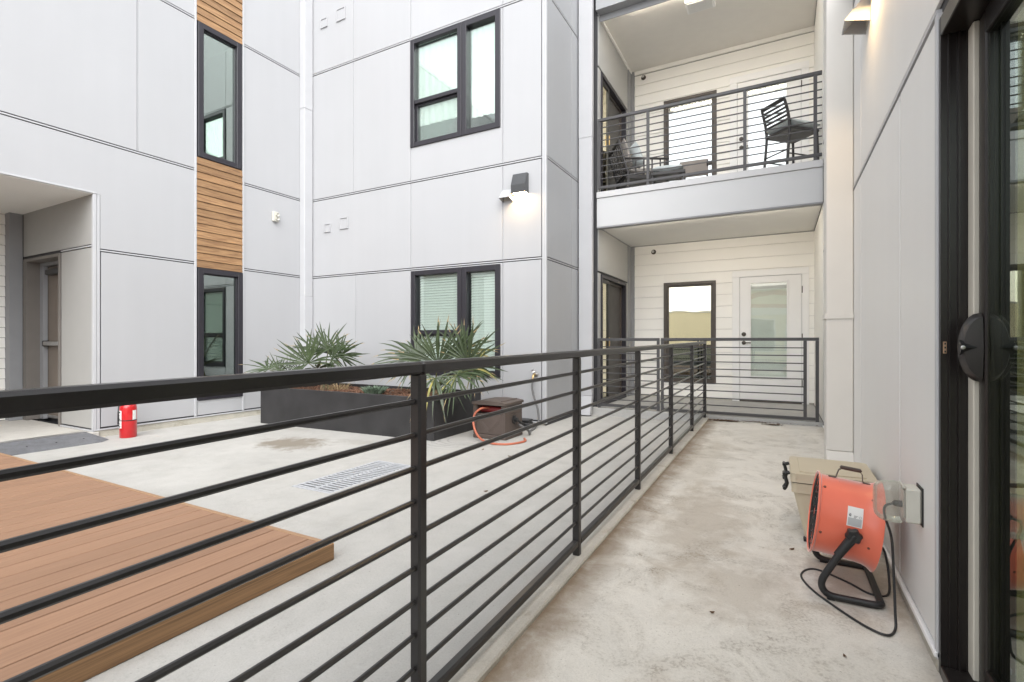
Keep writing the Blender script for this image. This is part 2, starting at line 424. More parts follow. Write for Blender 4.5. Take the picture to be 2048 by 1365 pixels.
class MB:
    def __init__(s):
        s.v, s.f, s.mi = [], [], []

    def add(s, vs, fs, mi=0, M=None):
        b = len(s.v)
        for q in vs:
            q = Vector(q)
            s.v.append(M @ q if M is not None else q)
        for f in fs:
            s.f.append([i + b for i in f])
            s.mi.append(mi)
        return s

    def box(s, x0, x1, y0, y1, z0, z1, b=0.0, mi=0, M=None):
        lo, hi = (min(x0, x1), min(y0, y1), min(z0, z1)), (max(x0, x1), max(y0, y1), max(z0, z1))
        b = min(b, *(0.45 * (hi[i] - lo[i]) for i in range(3)))
        if b <= 0:
            vs = [(x, y, z) for x in (lo[0], hi[0]) for y in (lo[1], hi[1]) for z in (lo[2], hi[2])]
            fs = [(0, 1, 3, 2), (4, 6, 7, 5), (0, 4, 5, 1), (2, 3, 7, 6), (0, 2, 6, 4), (1, 5, 7, 3)]
            return s.add(vs, fs, mi, M)
        vs, idx = [], {}
        for c in [(i, j, k) for i in (0, 1) for j in (0, 1) for k in (0, 1)]:
            for a in range(3):
                p = [(hi if c[q] else lo)[q] + (0 if q == a else (-b if c[q] else b)) for q in range(3)]
                idx[c, a] = len(vs)
                vs.append(p)
        fs = []
        for a in range(3):
            o = [q for q in range(3) if q != a]
            for sgn in (0, 1):
                r = []
                for (p, q) in ((0, 0), (1, 0), (1, 1), (0, 1)):
                    c = [0, 0, 0]; c[a] = sgn; c[o[0]] = p; c[o[1]] = q
                    r.append(idx[tuple(c), a])
                fs.append(r if sgn else r[::-1])
            for p in (0, 1):
                for q in (0, 1):
                    c0 = [0, 0, 0]; c0[o[0]] = p; c0[o[1]] = q
                    c1 = list(c0); c1[a] = 1
                    c0, c1 = tuple(c0), tuple(c1)
                    fs.append([idx[c0, o[0]], idx[c1, o[0]], idx[c1, o[1]], idx[c0, o[1]]])
        for c in [(i, j, k) for i in (0, 1) for j in (0, 1) for k in (0, 1)]:
            fs.append([idx[c, 0], idx[c, 1], idx[c, 2]])
        return s.add(vs, fs, mi, M)

    def tube(s, pts, r, seg=8, mi=0, M=None, caps=True):
        pts = [Vector(p) for p in pts]
        n = len(pts)
        rs = r if isinstance(r, (list, tuple)) else [r] * n
        vs, fs = [], []
        t = (pts[1] - pts[0]).normalized()
        u = t.orthogonal().normalized()
        for i, p in enumerate(pts):
            if i == 0: d = pts[1] - pts[0]
            elif i == n - 1: d = pts[-1] - pts[-2]
            else: d = (pts[i + 1] - pts[i]).normalized() + (pts[i] - pts[i - 1]).normalized()
            d.normalize()
            u = (u - d * u.dot(d)).normalized()
            w_ = d.cross(u)
            for k in range(seg):
                a = 2 * math.pi * k / seg
                vs.append(p + (u * math.cos(a) + w_ * math.sin(a)) * rs[i])
        for i in range(n - 1):
            for k in range(seg):
                a, b = i * seg + k, i * seg + (k + 1) % seg
                fs.append([a, b, b + seg, a + seg])
        if caps:
            fs.append(list(range(seg))[::-1])
            fs.append([(n - 1) * seg + k for k in range(seg)])
        return s.add(vs, fs, mi, M)

    def lathe(s, prof, seg=24, mi=0, M=None, closed=False):
        """profile of (radius, height) revolved about Z"""
        vs, fs = [], []
        n = len(prof)
        for (r, z) in prof:
            for k in range(seg):
                a = 2 * math.pi * k / seg
                vs.append((r * math.cos(a), r * math.sin(a), z))
        rng_ = range(n if closed else n - 1)
        for i in rng_:
            j = (i + 1) % n
            for k in range(seg):
                k2 = (k + 1) % seg
                fs.append([i * seg + k, i * seg + k2, j * seg + k2, j * seg + k])
        if not closed:
            if prof[0][0] > 1e-6: fs.append([k for k in range(seg)][::-1])
            if prof[-1][0] > 1e-6: fs.append([(n - 1) * seg + k for k in range(seg)])
        return s.add(vs, fs, mi, M)

    def prism(s, poly, fn, d0, d1, mi=0, M=None):
        n = len(poly)
        vs = [fn(a, b, d0) for a, b in poly] + [fn(a, b, d1) for a, b in poly]
        fs = [list(range(n))[::-1], [n + i for i in range(n)]]
        for i in range(n):
            j = (i + 1) % n
            fs.append([i, j, n + j, n + i])
        return s.add(vs, fs, mi, M)

    def build(s, name, mats, parent=None, smooth=None, merge=True):
        off = OFF.get(parent.name, Vector()) if parent is not None else Vector()
        me = bpy.data.meshes.new(name)
        bm_ = bmesh.new()
        bv = [bm_.verts.new(v - off) for v in s.v]
        for f, mi in zip(s.f, s.mi):
            try:
                fc = bm_.faces.new([bv[i] for i in f])
                fc.material_index = mi
            except ValueError:
                pass
        if merge:
            bmesh.ops.remove_doubles(bm_, verts=bm_.verts, dist=1e-6)
        bmesh.ops.recalc_face_normals(bm_, faces=bm_.faces)
        bm_.to_mesh(me); bm_.free()
        for m in (mats if isinstance(mats, (list, tuple)) else [mats]):
            me.materials.append(m)
        if smooth:
            for p in me.polygons: p.use_smooth = True
            me.set_sharp_from_angle(angle=R(smooth))
        o = bpy.data.objects.new(name, me)
        COL.objects.link(o)
        if parent is not None: o.parent = parent
        OFF[o.name] = off
        return o

BOXC = {}
def bp(name, parent, mat, x0, x1, y0, y1, z0, z1, b=0.0):
    """one box-shaped piece with its own origin; alike pieces share mesh data"""
    sz = tuple(round(abs(q), 4) for q in (x1 - x0, y1 - y0, z1 - z0))
    key = (sz, round(b, 4), mat.name)
    if key not in BOXC:
        m = MB(); m.box(-sz[0] / 2, sz[0] / 2, -sz[1] / 2, sz[1] / 2, -sz[2] / 2, sz[2] / 2, b)
        t = m.build('tmp', mat)
        BOXC[key] = t.data
        t.data.name = name
        bpy.data.objects.remove(t)
    o = bpy.data.objects.new(name, BOXC[key])
    COL.objects.link(o)
    c = Vector(((x0 + x1) / 2, (y0 + y1) / 2, (z0 + z1) / 2))
    off = OFF.get(parent.name, Vector()) if parent is not None else Vector()
    o.location = c - off
    if parent is not None: o.parent = parent
    OFF[o.name] = c
    return o

def tag(o, label, cat, group=None):
    o['label'] = label; o['category'] = cat
    if group: o['group'] = group
    return o

def thing(name, label, cat, loc, rot=None, group=None):
    """Empty at the thing's base; with rot given the parts are built in its own coordinates"""
    o = bpy.data.objects.new(name, None)
    COL.objects.link(o)
    o.empty_display_size = 0.1
    o.location = loc
    if rot is not None:
        o.rotation_euler = (0, 0, rot); OFF[o.name] = Vector()
    else:
        OFF[o.name] = Vector(loc)
    return tag(o, label, cat, group)

def struct(o):
    o['kind'] = 'structure'
    return o

def smooth_path(pts, n=6):
    P = [Vector(p) for p in pts]
    P = [P[0] * 2 - P[1]] + P + [P[-1] * 2 - P[-2]]
    out = []
    for i in range(1, len(P) - 2):
        for k in range(n):
            t = k / n
            a, b, c, d = P[i - 1], P[i], P[i + 1], P[i + 2]
            out.append(0.5 * ((2 * b) + (c - a) * t + (2 * a - 5 * b + 4 * c - d) * t * t + (3 * b - a - 3 * c + d) * t ** 3))
    out.append(P[-2])
    return out

class Plane:
    """facade plane: a runs along the wall, b is height, d is outward distance from the face"""
    def __init__(s, axis, pos, sgn):
        s.axis, s.pos, s.sgn = axis, pos, sgn
    def ext(s, a0, a1, b0, b1, d0, d1):
        p, q = s.pos + s.sgn * d0, s.pos + s.sgn * d1
        if s.axis == 'X': return (min(p, q), max(p, q), a0, a1, b0, b1)
        return (a0, a1, min(p, q), max(p, q), b0, b1)
    def fn(s, a, b, d):
        p = s.pos + s.sgn * d
        return (p, a, b) if s.axis == 'X' else (a, p, b)

def cut_rects(a0, a1, b0, b1, ops):
    """rectangle minus openings, as rectangles"""
    ops = [o for o in ops if o[0] < a1 - 1e-6 and o[1] > a0 + 1e-6 and o[2] < b1 - 1e-6 and o[3] > b0 + 1e-6]
    if not ops: return [(a0, a1, b0, b1)]
    xs = sorted({a0, a1, *[min(max(q, a0), a1) for o in ops for q in o[:2]]})
    out = []
    for i in range(len(xs) - 1):
        xa, xb = xs[i], xs[i + 1]
        if xb - xa < 1e-5: continue
        cov = sorted((max(o[2], b0), min(o[3], b1)) for o in ops if o[0] < (xa + xb) / 2 < o[1])
        z = b0
        for (c, d) in cov:
            if c > z + 1e-5: out.append((xa, xb, z, c))
            z = max(z, d)
        if z < b1 - 1e-5: out.append((xa, xb, z, b1))
    return out

def wall_core(parent, pl, a0, a1, b0, b1, ops, mat=None, d0=-0.2, d1=-0.014):
    m = MB()
    for r in cut_rects(a0, a1, b0, b1, ops): m.box(*pl.ext(*r, d0, d1))
    return m.build('wall', mat or joint, parent, merge=False)

def clad(parent, pl, rows, ops, mat, gapz=0.043, gapa=0.018, strip=None):
    """rows: (b0, b1, [a breaks]); each cell is its own panel, joints hold a thin metal strip"""
    strip = strip or trim
    for (b0, b1, br) in rows:
        for i in range(len(br) - 1):
            rs = cut_rects(br[i] + gapa / 2, br[i + 1] - gapa / 2, b0 + gapz / 2, b1 - gapz / 2, ops)
            if not rs: continue
            if len(rs) == 1:
                r = rs[0]
                bp('panel', parent, mat, *pl.ext(*r, -0.013, 0.0), b=0.0015)
            else:
                m = MB()
                for r in rs: m.box(*pl.ext(*r, -0.013, 0.0))
                m.build('panel', mat, parent, merge=False)
        for a in br[1:-1]:
            for r in cut_rects(a - 0.0045, a + 0.0045, b0 + gapz / 2, b1 - gapz / 2, ops):
                bp('joint_strip', parent, strip, *pl.ext(*r, -0.0135, -0.004))
        for r in cut_rects(br[0], br[-1], b1 - 0.008, b1 + 0.007, ops):
            bp('joint_strip', parent, strip, *pl.ext(*r, -0.0135, 0.004))

def lap(parent, pl, name, a0, a1, b0, b1, step, ops, mat, proud=0.016, start=None):
    """lap siding: each board a wedge, thicker at its lower edge, cut round the openings"""
    z = b0 if start is None else start
    while z < b1 - 1e-4:
        zt = z + step
        for (ra, rb, rc, rd) in cut_rects(a0, a1, max(z, b0), min(zt, b1), ops):
            rd = rd - (0.002 if step > 0.15 else 0.0035)
            if rd - rc < 0.012 or rb - ra < 0.01: continue
            t0, t1 = (rc - z) / step, (rd - z) / step
            da, db = proud * (1 - t0) + 0.003, proud * (1 - t1) + 0.003
            m = MB()
            f = pl.fn
            vs = [f(ra, rc, -0.01), f(ra, rc, da), f(ra, rd - 0.0015, db), f(ra, rd - 0.0015, -0.01),
                  f(rb, rc, -0.01), f(rb, rc, da), f(rb, rd - 0.0015, db), f(rb, rd - 0.0015, -0.01)]
            m.add(vs, [(0, 1, 2, 3), (4, 7, 6, 5), (0, 4, 5, 1), (1, 5, 6, 2), (2, 6, 7, 3), (3, 7, 4, 0)])
            m.build(name, mat, parent)
        z = zt

def frame_bars(m, pl, a0, a1, b0, b1, w_, d0, d1, bev=0.004, top=None, bot=None):
    t = w_ if top is None else top
    k = w_ if bot is None else bot
    m.box(*pl.ext(a0, a0 + w_, b0, b1, d0, d1), b=bev)
    m.box(*pl.ext(a1 - w_, a1, b0, b1, d0, d1), b=bev)
    m.box(*pl.ext(a0 + w_ - bev, a1 - w_ + bev, b1 - t, b1, d0, d1 - 0.0012), b=bev)
    m.box(*pl.ext(a0 + w_ - bev, a1 - w_ + bev, b0, b0 + k, d0, d1 - 0.0012), b=bev)

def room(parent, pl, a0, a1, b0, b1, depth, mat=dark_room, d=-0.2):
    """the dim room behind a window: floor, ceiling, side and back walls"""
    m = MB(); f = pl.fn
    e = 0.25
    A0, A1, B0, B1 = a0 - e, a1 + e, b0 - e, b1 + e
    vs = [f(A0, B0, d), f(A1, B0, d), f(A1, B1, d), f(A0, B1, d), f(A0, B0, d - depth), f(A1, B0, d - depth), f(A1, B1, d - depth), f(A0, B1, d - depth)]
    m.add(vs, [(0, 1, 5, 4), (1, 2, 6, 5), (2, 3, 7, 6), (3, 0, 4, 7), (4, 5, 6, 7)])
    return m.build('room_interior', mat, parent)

def pane(parent, pl, a0, a1, b0, b1, d, mat):
    return bp('pane', parent, mat, *pl.ext(a0, a1, b0, b1, d - 0.004, d))

def blinds(parent, pl, a0, a1, b0, b1, d, mat=None, pitch=0.040, tilt=0.022):
    m = MB(); f = pl.fn
    z = b0
    while z < b1:
        m.add([f(a0, z, d + tilt), f(a1, z, d + tilt), f(a1, z + pitch * 0.98, d - 0.004), f(a0, z + pitch * 0.98, d - 0.004),
               f(a0, z, d + tilt - 0.002), f(a1, z, d + tilt - 0.002), f(a1, z + pitch * 0.98, d - 0.006), f(a0, z + pitch * 0.98, d - 0.006)],
              [(0, 1, 2, 3), (7, 6, 5, 4), (0, 3, 7, 4), (1, 5, 6, 2), (0, 4, 5, 1), (3, 2, 6, 7)])
        z += pitch
    return m.build('blinds', mat or blindm, parent)

def curtain(parent, pl, a0, a1, b0, b1, d, mat, waves, amp=0.02):
    m = MB(); f = pl.fn
    n = waves * 8
    vs, fs = [], []
    for i in range(n + 1):
        a = a0 + (a1 - a0) * i / n
        q = amp * math.sin(i / n * waves * 2 * math.pi) + amp * 0.5 * math.sin(i * 0.37)
        vs += [f(a, b0, d + q), f(a, b1, d + q * 0.5), f(a, b0, d + q - 0.003), f(a, b1, d + q * 0.5 - 0.003)]
    for i in range(n):
        k = 4 * i
        fs += [(k, k + 4, k + 5, k + 1), (k + 2, k + 3, k + 7, k + 6)]
    m.add(vs, fs)
    return m.build('curtain', mat, parent, smooth=60)

def gz(x):           # the courtyard slab falls gently towards the left-hand wing
    return 0.011 * (min(x, -0.95) + 0.95)

def wz(y):           # the walkway rises a little towards the patio
    return 0.0095 * (y - 2.4)

# ------------------------------------------------------------------ the setting
m = MB(); m.add([(-90, -90, -0.16), (90, -90, -0.16), (90, 90, -0.16), (-90, 90, -0.16)], [(0, 1, 2, 3)])
struct(m.build('ground', asphalt))

m = MB()
xs = [-7.45 + i * (6.50 / 20) for i in range(21)]
ys = [-4 + i * 0.5 for i in range(23)]
def grid(m, xs, ys, fz, zb):
    vs = [(x, y, fz(x, y)) for x in xs for y in ys]
    ny = len(ys)
    fs = [(i * ny + j, (i + 1) * ny + j, (i + 1) * ny + j + 1, i * ny + j + 1) for i in range(len(xs) - 1) for j in range(ny - 1)]
    m.add(vs, fs)
    nb = len(vs)
    # skirt
    ring = [(xs[0], y) for y in ys] + [(x, ys[-1]) for x in xs[1:]] + [(xs[-1], y) for y in ys[::-1][1:]] + [(x, ys[0]) for x in xs[::-1][1:-1]]
    vv = [(x, y, fz(x, y)) for x, y in ring] + [(x, y, zb) for x, y in ring]
    n = len(ring)
    m.add(vv, [(i, (i + 1) % n, n + (i + 1) % n, n + i) for i in range(n)])
# courtyard with a slot for the floor drain
DX0, DX1, DY0, DY1 = -3.40, -2.97, 2.63, 3.60
def flat_piece(m, x0, x1, y0, y1):
    vs = [(x0, y0, gz(x0)), (x1, y0, gz(x1)), (x1, y1, gz(x1)), (x0, y1, gz(x0)), (x0, y0, -0.15), (x1, y0, -0.15), (x1, y1, -0.15), (x0, y1, -0.15)]
    m.add(vs, [(0, 1, 2, 3), (0, 4, 5, 1), (1, 5, 6, 2), (2, 6, 7, 3), (3, 7, 4, 0)])
for r in cut_rects(-7.45, -0.955, -4.0, 7.36, [(DX0, DX1, DY0, DY1)]):
    flat_piece(m, *r)
struct(m.build('courtyard_slab', conc_court, merge=False))
m = MB()
grid(m, [-0.873 + i * (1.345 / 6) for i in range(7)], [-4 + i * (11.34 / 30) for i in range(31)], lambda x, y: wz(y), -0.15)
struct(m.build('walkway', conc_walk))
m = MB()
n = 40
for i in range(n):
    y0, y1 = -4 + 11.34 * i / n, -4 + 11.34 * (i + 1) / n
    xa, xb = -0.955, -0.873
    q = lambda y: max(wz(y), 0.0) + 0.016
    vs = [(xa, y0, q(y0)), (xb - 0.006, y0, q(y0)), (xb, y0, q(y0) - 0.008), (xb, y0, -0.15), (xa, y0, -0.15)]
    vs += [(x, y1, z + q(y1) - q(y0) if z > -0.1 else z) for x, _, z in vs]
    m.add(vs, [(0, 1, 6, 5), (1, 2, 7, 6), (2, 3, 8, 7), (4, 0, 5, 9)])
struct(m.build('kerb', conc_kerb))
m = MB()
m.box(-2.62, 0.468, 7.345, 9.36, -0.15, 0.098, b=0.008)
m.box(-7.45, -2.62, 7.345, 7.45, -0.15, -0.1)
struct(m.build('patio_floor', conc_grey))
m = MB(); m.box(-10.2, -7.405, -0.6, 3.0, -0.15, 0.0, b=0.006)
struct(m.build('entry_floor', conc_entry))

# ------------------------------------------------------------------ left wing
PL = Plane('X', -7.42, 1)
lw = thing('building_wing', 'long pale panelled wing at left with strip of wood planks between tall narrow windows', 'building', (-7.6, 3.5, 0))
TOP = 7.55
entry = (0.2, 2.965, -0.1, 2.93)
w2 = (4.185, 4.845, 3.79, 5.748)
w1 = (4.185, 4.865, 0.255, 2.185)
ops = [entry, w1, w2]
wall_core(lw, PL, -4.0, 6.3, -0.10, TOP, ops)
strip_a, strip_b = 4.15, 4.872
wops = [entry, (2.925, 3.012, -0.1, 2.93)]
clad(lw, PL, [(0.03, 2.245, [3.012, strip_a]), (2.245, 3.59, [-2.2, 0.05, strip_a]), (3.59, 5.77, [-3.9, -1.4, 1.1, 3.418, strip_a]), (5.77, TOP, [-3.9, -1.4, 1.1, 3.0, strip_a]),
              (0.03, 2.245, [-2.2, -1.0, 0.2])], wops, panel)
clad(lw, PL, [(0.03, 2.245, [strip_b, 6.088]), (2.245, 3.59, [strip_b, 6.088]), (3.59, 5.77, [strip_b, 6.088]), (5.77, TOP, [strip_b, 6.088])], [], panel)
bp('panel', lw, panel, *PL.ext(4.178, 4.868, 0.045, 0.25, -0.013, 0.0), b=0.0015)
bp('sill_strip', lw, trim, *PL.ext(4.15, 4.88, 0.249, 0.258, -0.013, 0.006))
for a in (strip_a, strip_b):
    for (z0, z1) in ((0.035, 3.2), (3.2, TOP)):
        bp('edge_trim', lw, trim, *PL.ext(a - 0.013, a + 0.013, z0, z1, -0.0135, 0.016), b=0.002)
lap(lw, PL, 'wood_plank', strip_a + 0.014, strip_b - 0.014, 2.19, 3.788, 0.1065, [], wood, 0.013)
lap(lw, PL, 'wood_plank', strip_a + 0.014, strip_b - 0.014, 5.75, TOP, 0.1065, [], wood, 0.013)
def narrow_window(o):
    a0, a1, b0, b1 = o
    m = MB(); frame_bars(m, PL, a0, a1, b0, b1, 0.078, -0.10, 0.020, 0.005)
    wdw = m.build('window', plum, lw)
    m = MB(); frame_bars(m, PL, a0 + 0.0785, a1 - 0.0785, b0 + 0.0785, b1 - 0.0785, 0.012, -0.05, -0.012, 0.002)
    m.build('glazing_bead', plum, wdw)
    pane(wdw, PL, a0 + 0.08, a1 - 0.08, b0 + 0.08, b1 - 0.08, -0.04, g_narrow)
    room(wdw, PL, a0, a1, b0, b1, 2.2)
narrow_window(w1); narrow_window(w2)
# corner trim, soffit and side wall of the entry recess
bp('corner_trim', lw, trim, *PL.ext(2.936, 2.972, 0.02, 2.928, -0.034, 0.006), b=0.002)
bp('corner_trim', lw, trim, *PL.ext(2.976, 3.008, 0.02, 2.928, -0.0135, 0.003), b=0.002)
bp('soffit_trim', lw, trim, *PL.ext(0.2, 2.972, 2.930, 2.952, -0.05, 0.010), b=0.002)
bp('base_flashing', lw, trim, *PL.ext(2.95, 6.1, 0.012, 0.030, -0.03, 0.010), b=0.002)
bp('plinth', lw, conc_plinth, *PL.ext(2.96, 6.095, -0.14, 0.012, -0.15, -0.004))
m = MB(); m.box(-10.0, -7.428, 0.205, 2.94, 2.922, 3.1); m.build('soffit', soffit, lw)
PE = Plane('Y', 2.943, -1)
dop = (-9.40, -8.335, -0.05, 2.255)
wall_core(lw, PE, -9.7, -7.44, -0.05, 2.934, [dop], d0=-0.14)
clad(lw, PE, [(0.02, 2.295, [-8.30, -7.445]), (2.295, 2.95, [-9.50, -7.445])], [], pm('panel_entry', (0.36, 0.355, 0.34), 0.5, var=0.02))
bp('base_flashing', lw, trim, *PE.ext(-8.31, -7.425, 0.004, 0.022, -0.013, 0.008))
# door frame and door
m = MB()
m.box(*PE.ext(-9.47, -9.36, 0.002, 2.275, -0.2, 0.012), b=0.003)
m.box(*PE.ext(-8.36, -8.312, 0.002, 2.275, -0.2, 0.012), b=0.003)
m.box(*PE.ext(-9.36, -8.36, 2.235, 2.275, -0.2, 0.012), b=0.003)
m.build('door_frame', pm('frame_warm_grey', (0.17, 0.155, 0.14), 0.5), lw)
m = MB(); m.box(*PE.ext(-9.359, -9.25, 0.01, 2.234, -0.188, -0.135), b=0.002); m.box(*PE.ext(-9.2499, -8.361, 2.185, 2.234, -0.188, -0.135), b=0.002)
m.build('door_stop', trim_grey, lw)
dr = bp('door', lw, doorgrey, *PE.ext(-9.25, -8.36, 0.02, 2.18, -0.235, -0.19), b=0.003)
bp('push_bar', dr, metal, *PE.ext(-9.20, -8.42, 1.055, 1.115, -0.189, -0.115), b=0.008)
bp('push_bar_bracket', dr, black, *PE.ext(-9.245, -9.201, 1.045, 1.125, -0.189, -0.12), b=0.004)
bp('door_closer', dr, black, *PE.ext(-9.10, -8.60, 2.045, 2.125, -0.189, -0.10), b=0.012)
bp('door_sweep', dr, metal, *PE.ext(-9.25, -8.36, 0.03, 0.065, -0.1895, -0.178), b=0.003)
m = MB(); m.box(-9.8, -8.0, 3.19, 3.3, -0.05, 2.9); m.build('wall', joint, lw)
bp('corner_board', lw, trim_grey, -9.66, -9.505, 2.80, 2.942, 0.0, 2.93, b=0.003)
PLE = Plane('X', -9.66, 1)
wall_core(lw, PLE, 0.2, 2.9, -0.05, 2.93, [])
lap(lw, PLE, 'siding_board', 0.2, 2.798, 0.01, 2.93, 0.145, [], siding, 0.014)
m = MB(); m.box(-12.5, -7.44, -4.0, 6.3, TOP + 0.001, TOP + 0.10, b=0.01); m.build('parapet_cap', trim, lw)
m = MB(); m.box(-12.5, -12.3, -4.0, 6.3, -0.1, TOP); m.box(-12.3, -7.63, -4.0, -3.9, -0.1, TOP); m.box(-10.2, -7.63, 0.0, 0.19, -0.05, 3.1); m.build('rear_wall', trim_grey, lw, merge=False)

# ------------------------------------------------------------------ centre bay
PB = Plane('Y', 6.10, -1)
bw = thing('building_wing', 'pale panelled bay facing the camera with dark framed windows behind the planter', 'building', (-5.0, 6.8, 0))
b1w = (-5.07, -3.475, 0.605, 2.205)
b2w = (-5.085, -3.475, 4.13, 5.800)
wall_core(bw, PB, -7.5, -2.80, -0.10, TOP, [b1w, b2w])
B1, B2 = -5.085, -3.44
clad(bw, PB, [(0.03, 2.242, [-7.42, -6.26, B1, B2, -2.835]), (2.242, 3.60, [-7.42, B1, B2, -2.835]),
              (3.60, 5.825, [-7.42, -6.312, B1, B2, -2.835]), (5.825, TOP, [-7.42, -6.312, B1, B2, -2.835])], [b1w, b2w], panel)
bp('corner_trim', bw, trim, *PB.ext(-2.830, -2.800, 0.03, TOP, -0.02, 0.003), b=0.002)
bp('corner_trim', bw, trim, *PB.ext(-2.797, -2.766, 0.03, TOP, -0.03, 0.008), b=0.003)
bp('base_flashing', bw, trim, *PB.ext(-7.40, -2.765, 0.010, 0.028, -0.03, 0.010), b=0.002)
bp('plinth', bw, conc_plinth, *PB.ext(-7.40, -2.80, -0.14, 0.010, -0.15, -0.004))

def bay_window(o, sash_z, lowsash, style):
    a0, a1, b0, b1 = o
    mu0, mu1 = -4.185, -4.045
    m = MB()
    fw = 0.072
    frame_bars(m, PB, a0, mu0 + 0.055, b0, b1, fw, -0.10, 0.022, 0.005)
    frame_bars(m, PB, mu0 + 0.060, a1, b0, b1, fw + 0.01, -0.10, 0.022, 0.005)
    wdw = m.build('window', plum, bw, merge=False)
    la0, la1 = a0 + fw, mu0 + 0.055 - fw
    bp('meeting_rail', wdw, plum, *PB.ext(la0, la1, sash_z - 0.03, sash_z + 0.03, -0.085, 0.004), b=0.004)
    m = MB(); frame_bars(m, PB, la0 + 0.001, la1 - 0.001, b0 + fw + 0.001, sash_z - 0.031, 0.028, -0.09, -0.035, 0.003)
    m.build('lower_sash', plum, wdw)
    pane(wdw, PB, la0, la1, sash_z + 0.031, b1 - fw, -0.045, g_bay)
    pane(wdw, PB, la0 + 0.02, la1 - 0.02, b0 + fw + 0.02, sash_z - 0.04, -0.062, g_bay)
    pane(wdw, PB, mu0 + 0.060 + fw + 0.005, a1 - fw - 0.005, b0 + fw, b1 - fw, -0.045, g_bay)
    room(wdw, PB, a0, a1, b0, b1, 2.0, pm('room_mid', (0.22, 0.23, 0.22), 0.9))
    if style == 'blind':
        blinds(wdw, PB, a0 + 0.11, la1 - 0.0, b0 + 0.05, b1 - 0.05, -0.092)
        blinds(wdw, PB, mu1 + 0.03, a1 - 0.05, b0 + 0.05, b1 - 0.05, -0.092)
    else:
        curtain(wdw, PB, a0 + 0.05, la1, b0 + 0.36, b1 - 0.04, -0.105, curtain_m, 7, 0.010)
        curtain(wdw, PB, mu1 + 0.02, a1 - 0.05, b0 + 0.28, b1 - 0.04, -0.105, curtain_m, 5, 0.010)
        bp('bed_linen', wdw, pm('linen', (0.30, 0.27, 0.255), 0.9, var=0.2, scale=6, bump=0.5, bscale=12), *PB.ext(a0 + 0.1, a1 - 0.1, b0 + 0.0, b0 + 0.26, -1.5, -0.32), b=0.05)
bay_window(b1w, 1.255, True, 'blind')
bay_window(b2w, 4.83, True, 'curtain')
# side of the bay
PS = Plane('X', -2.77, 1)
wall_core(bw, PS, 6.13, 7.62, -0.10, TOP, [], d0=-0.2)
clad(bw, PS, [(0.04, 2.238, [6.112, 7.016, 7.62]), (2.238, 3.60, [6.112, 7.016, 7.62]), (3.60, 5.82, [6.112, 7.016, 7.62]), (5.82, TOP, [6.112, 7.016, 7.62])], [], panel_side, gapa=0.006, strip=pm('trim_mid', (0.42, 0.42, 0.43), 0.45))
bp('plinth', bw, conc_plinth, *PS.ext(6.13, 7.6, -0.14, 0.05, -0.2, -0.02))
m = MB(); m.box(-12.5, -2.74, 6.08, 9.6, TOP + 0.001, TOP + 0.10, b=0.01); m.build('parapet_cap', trim, bw)

# ------------------------------------------------------------------ recessed wing with patio and balcony
PF = Plane('Y', 9.35, -1)
PI = Plane('X', -2.49, 1)
rw = thing('building_wing', 'white lap sided recess with ground patio below and open balcony above', 'building', (-1.0, 9.5, 0.098))
fw_lo = (-1.885, -0.998, 0.37, 2.178)
fw_hi = (-1.885, -0.985, 3.56, 5.495)
fd_lo = (-0.622, 0.298, 0.10, 2.208)
fd_hi = (-0.660, 0.290, 3.43, 5.530)
tl = (-0.735, 0.398, 0.06, 2.312)
th = (-0.775, 0.398, 3.3, 5.64)
core_ops = [fw_lo, fw_hi, fd_lo, fd_hi]
wall_core(rw, PF, -2.7, 0.75, -0.1, TOP, core_ops, mat=trim_grey, d1=-0.011)
lap(rw, PF, 'siding_board', -2.42, 0.66, 0.125, 2.885, 0.2005, [fw_lo, tl], siding, 0.014)
lap(rw, PF, 'siding_board', -2.42, 0.66, 3.43, 6.10, 0.190, [fw_hi, th], siding, 0.014)
bp('frieze_board', rw, siding, *PF.ext(-2.42, 0.66, 6.102, 6.172, -0.01, 0.024), b=0.002)
bp('corner_board', rw, trim_grey, *PF.ext(-2.488, -2.425, 0.1, 2.885, -0.01, 0.03), b=0.002)
bp('corner_board', rw, trim_grey, *PF.ext(-2.488, -2.425, 3.42, 6.172, -0.01, 0.03), b=0.002)
bp('plinth', rw, conc_plinth, *PF.ext(-2.42, 0.46, 0.098, 0.124, -0.01, 0.006))

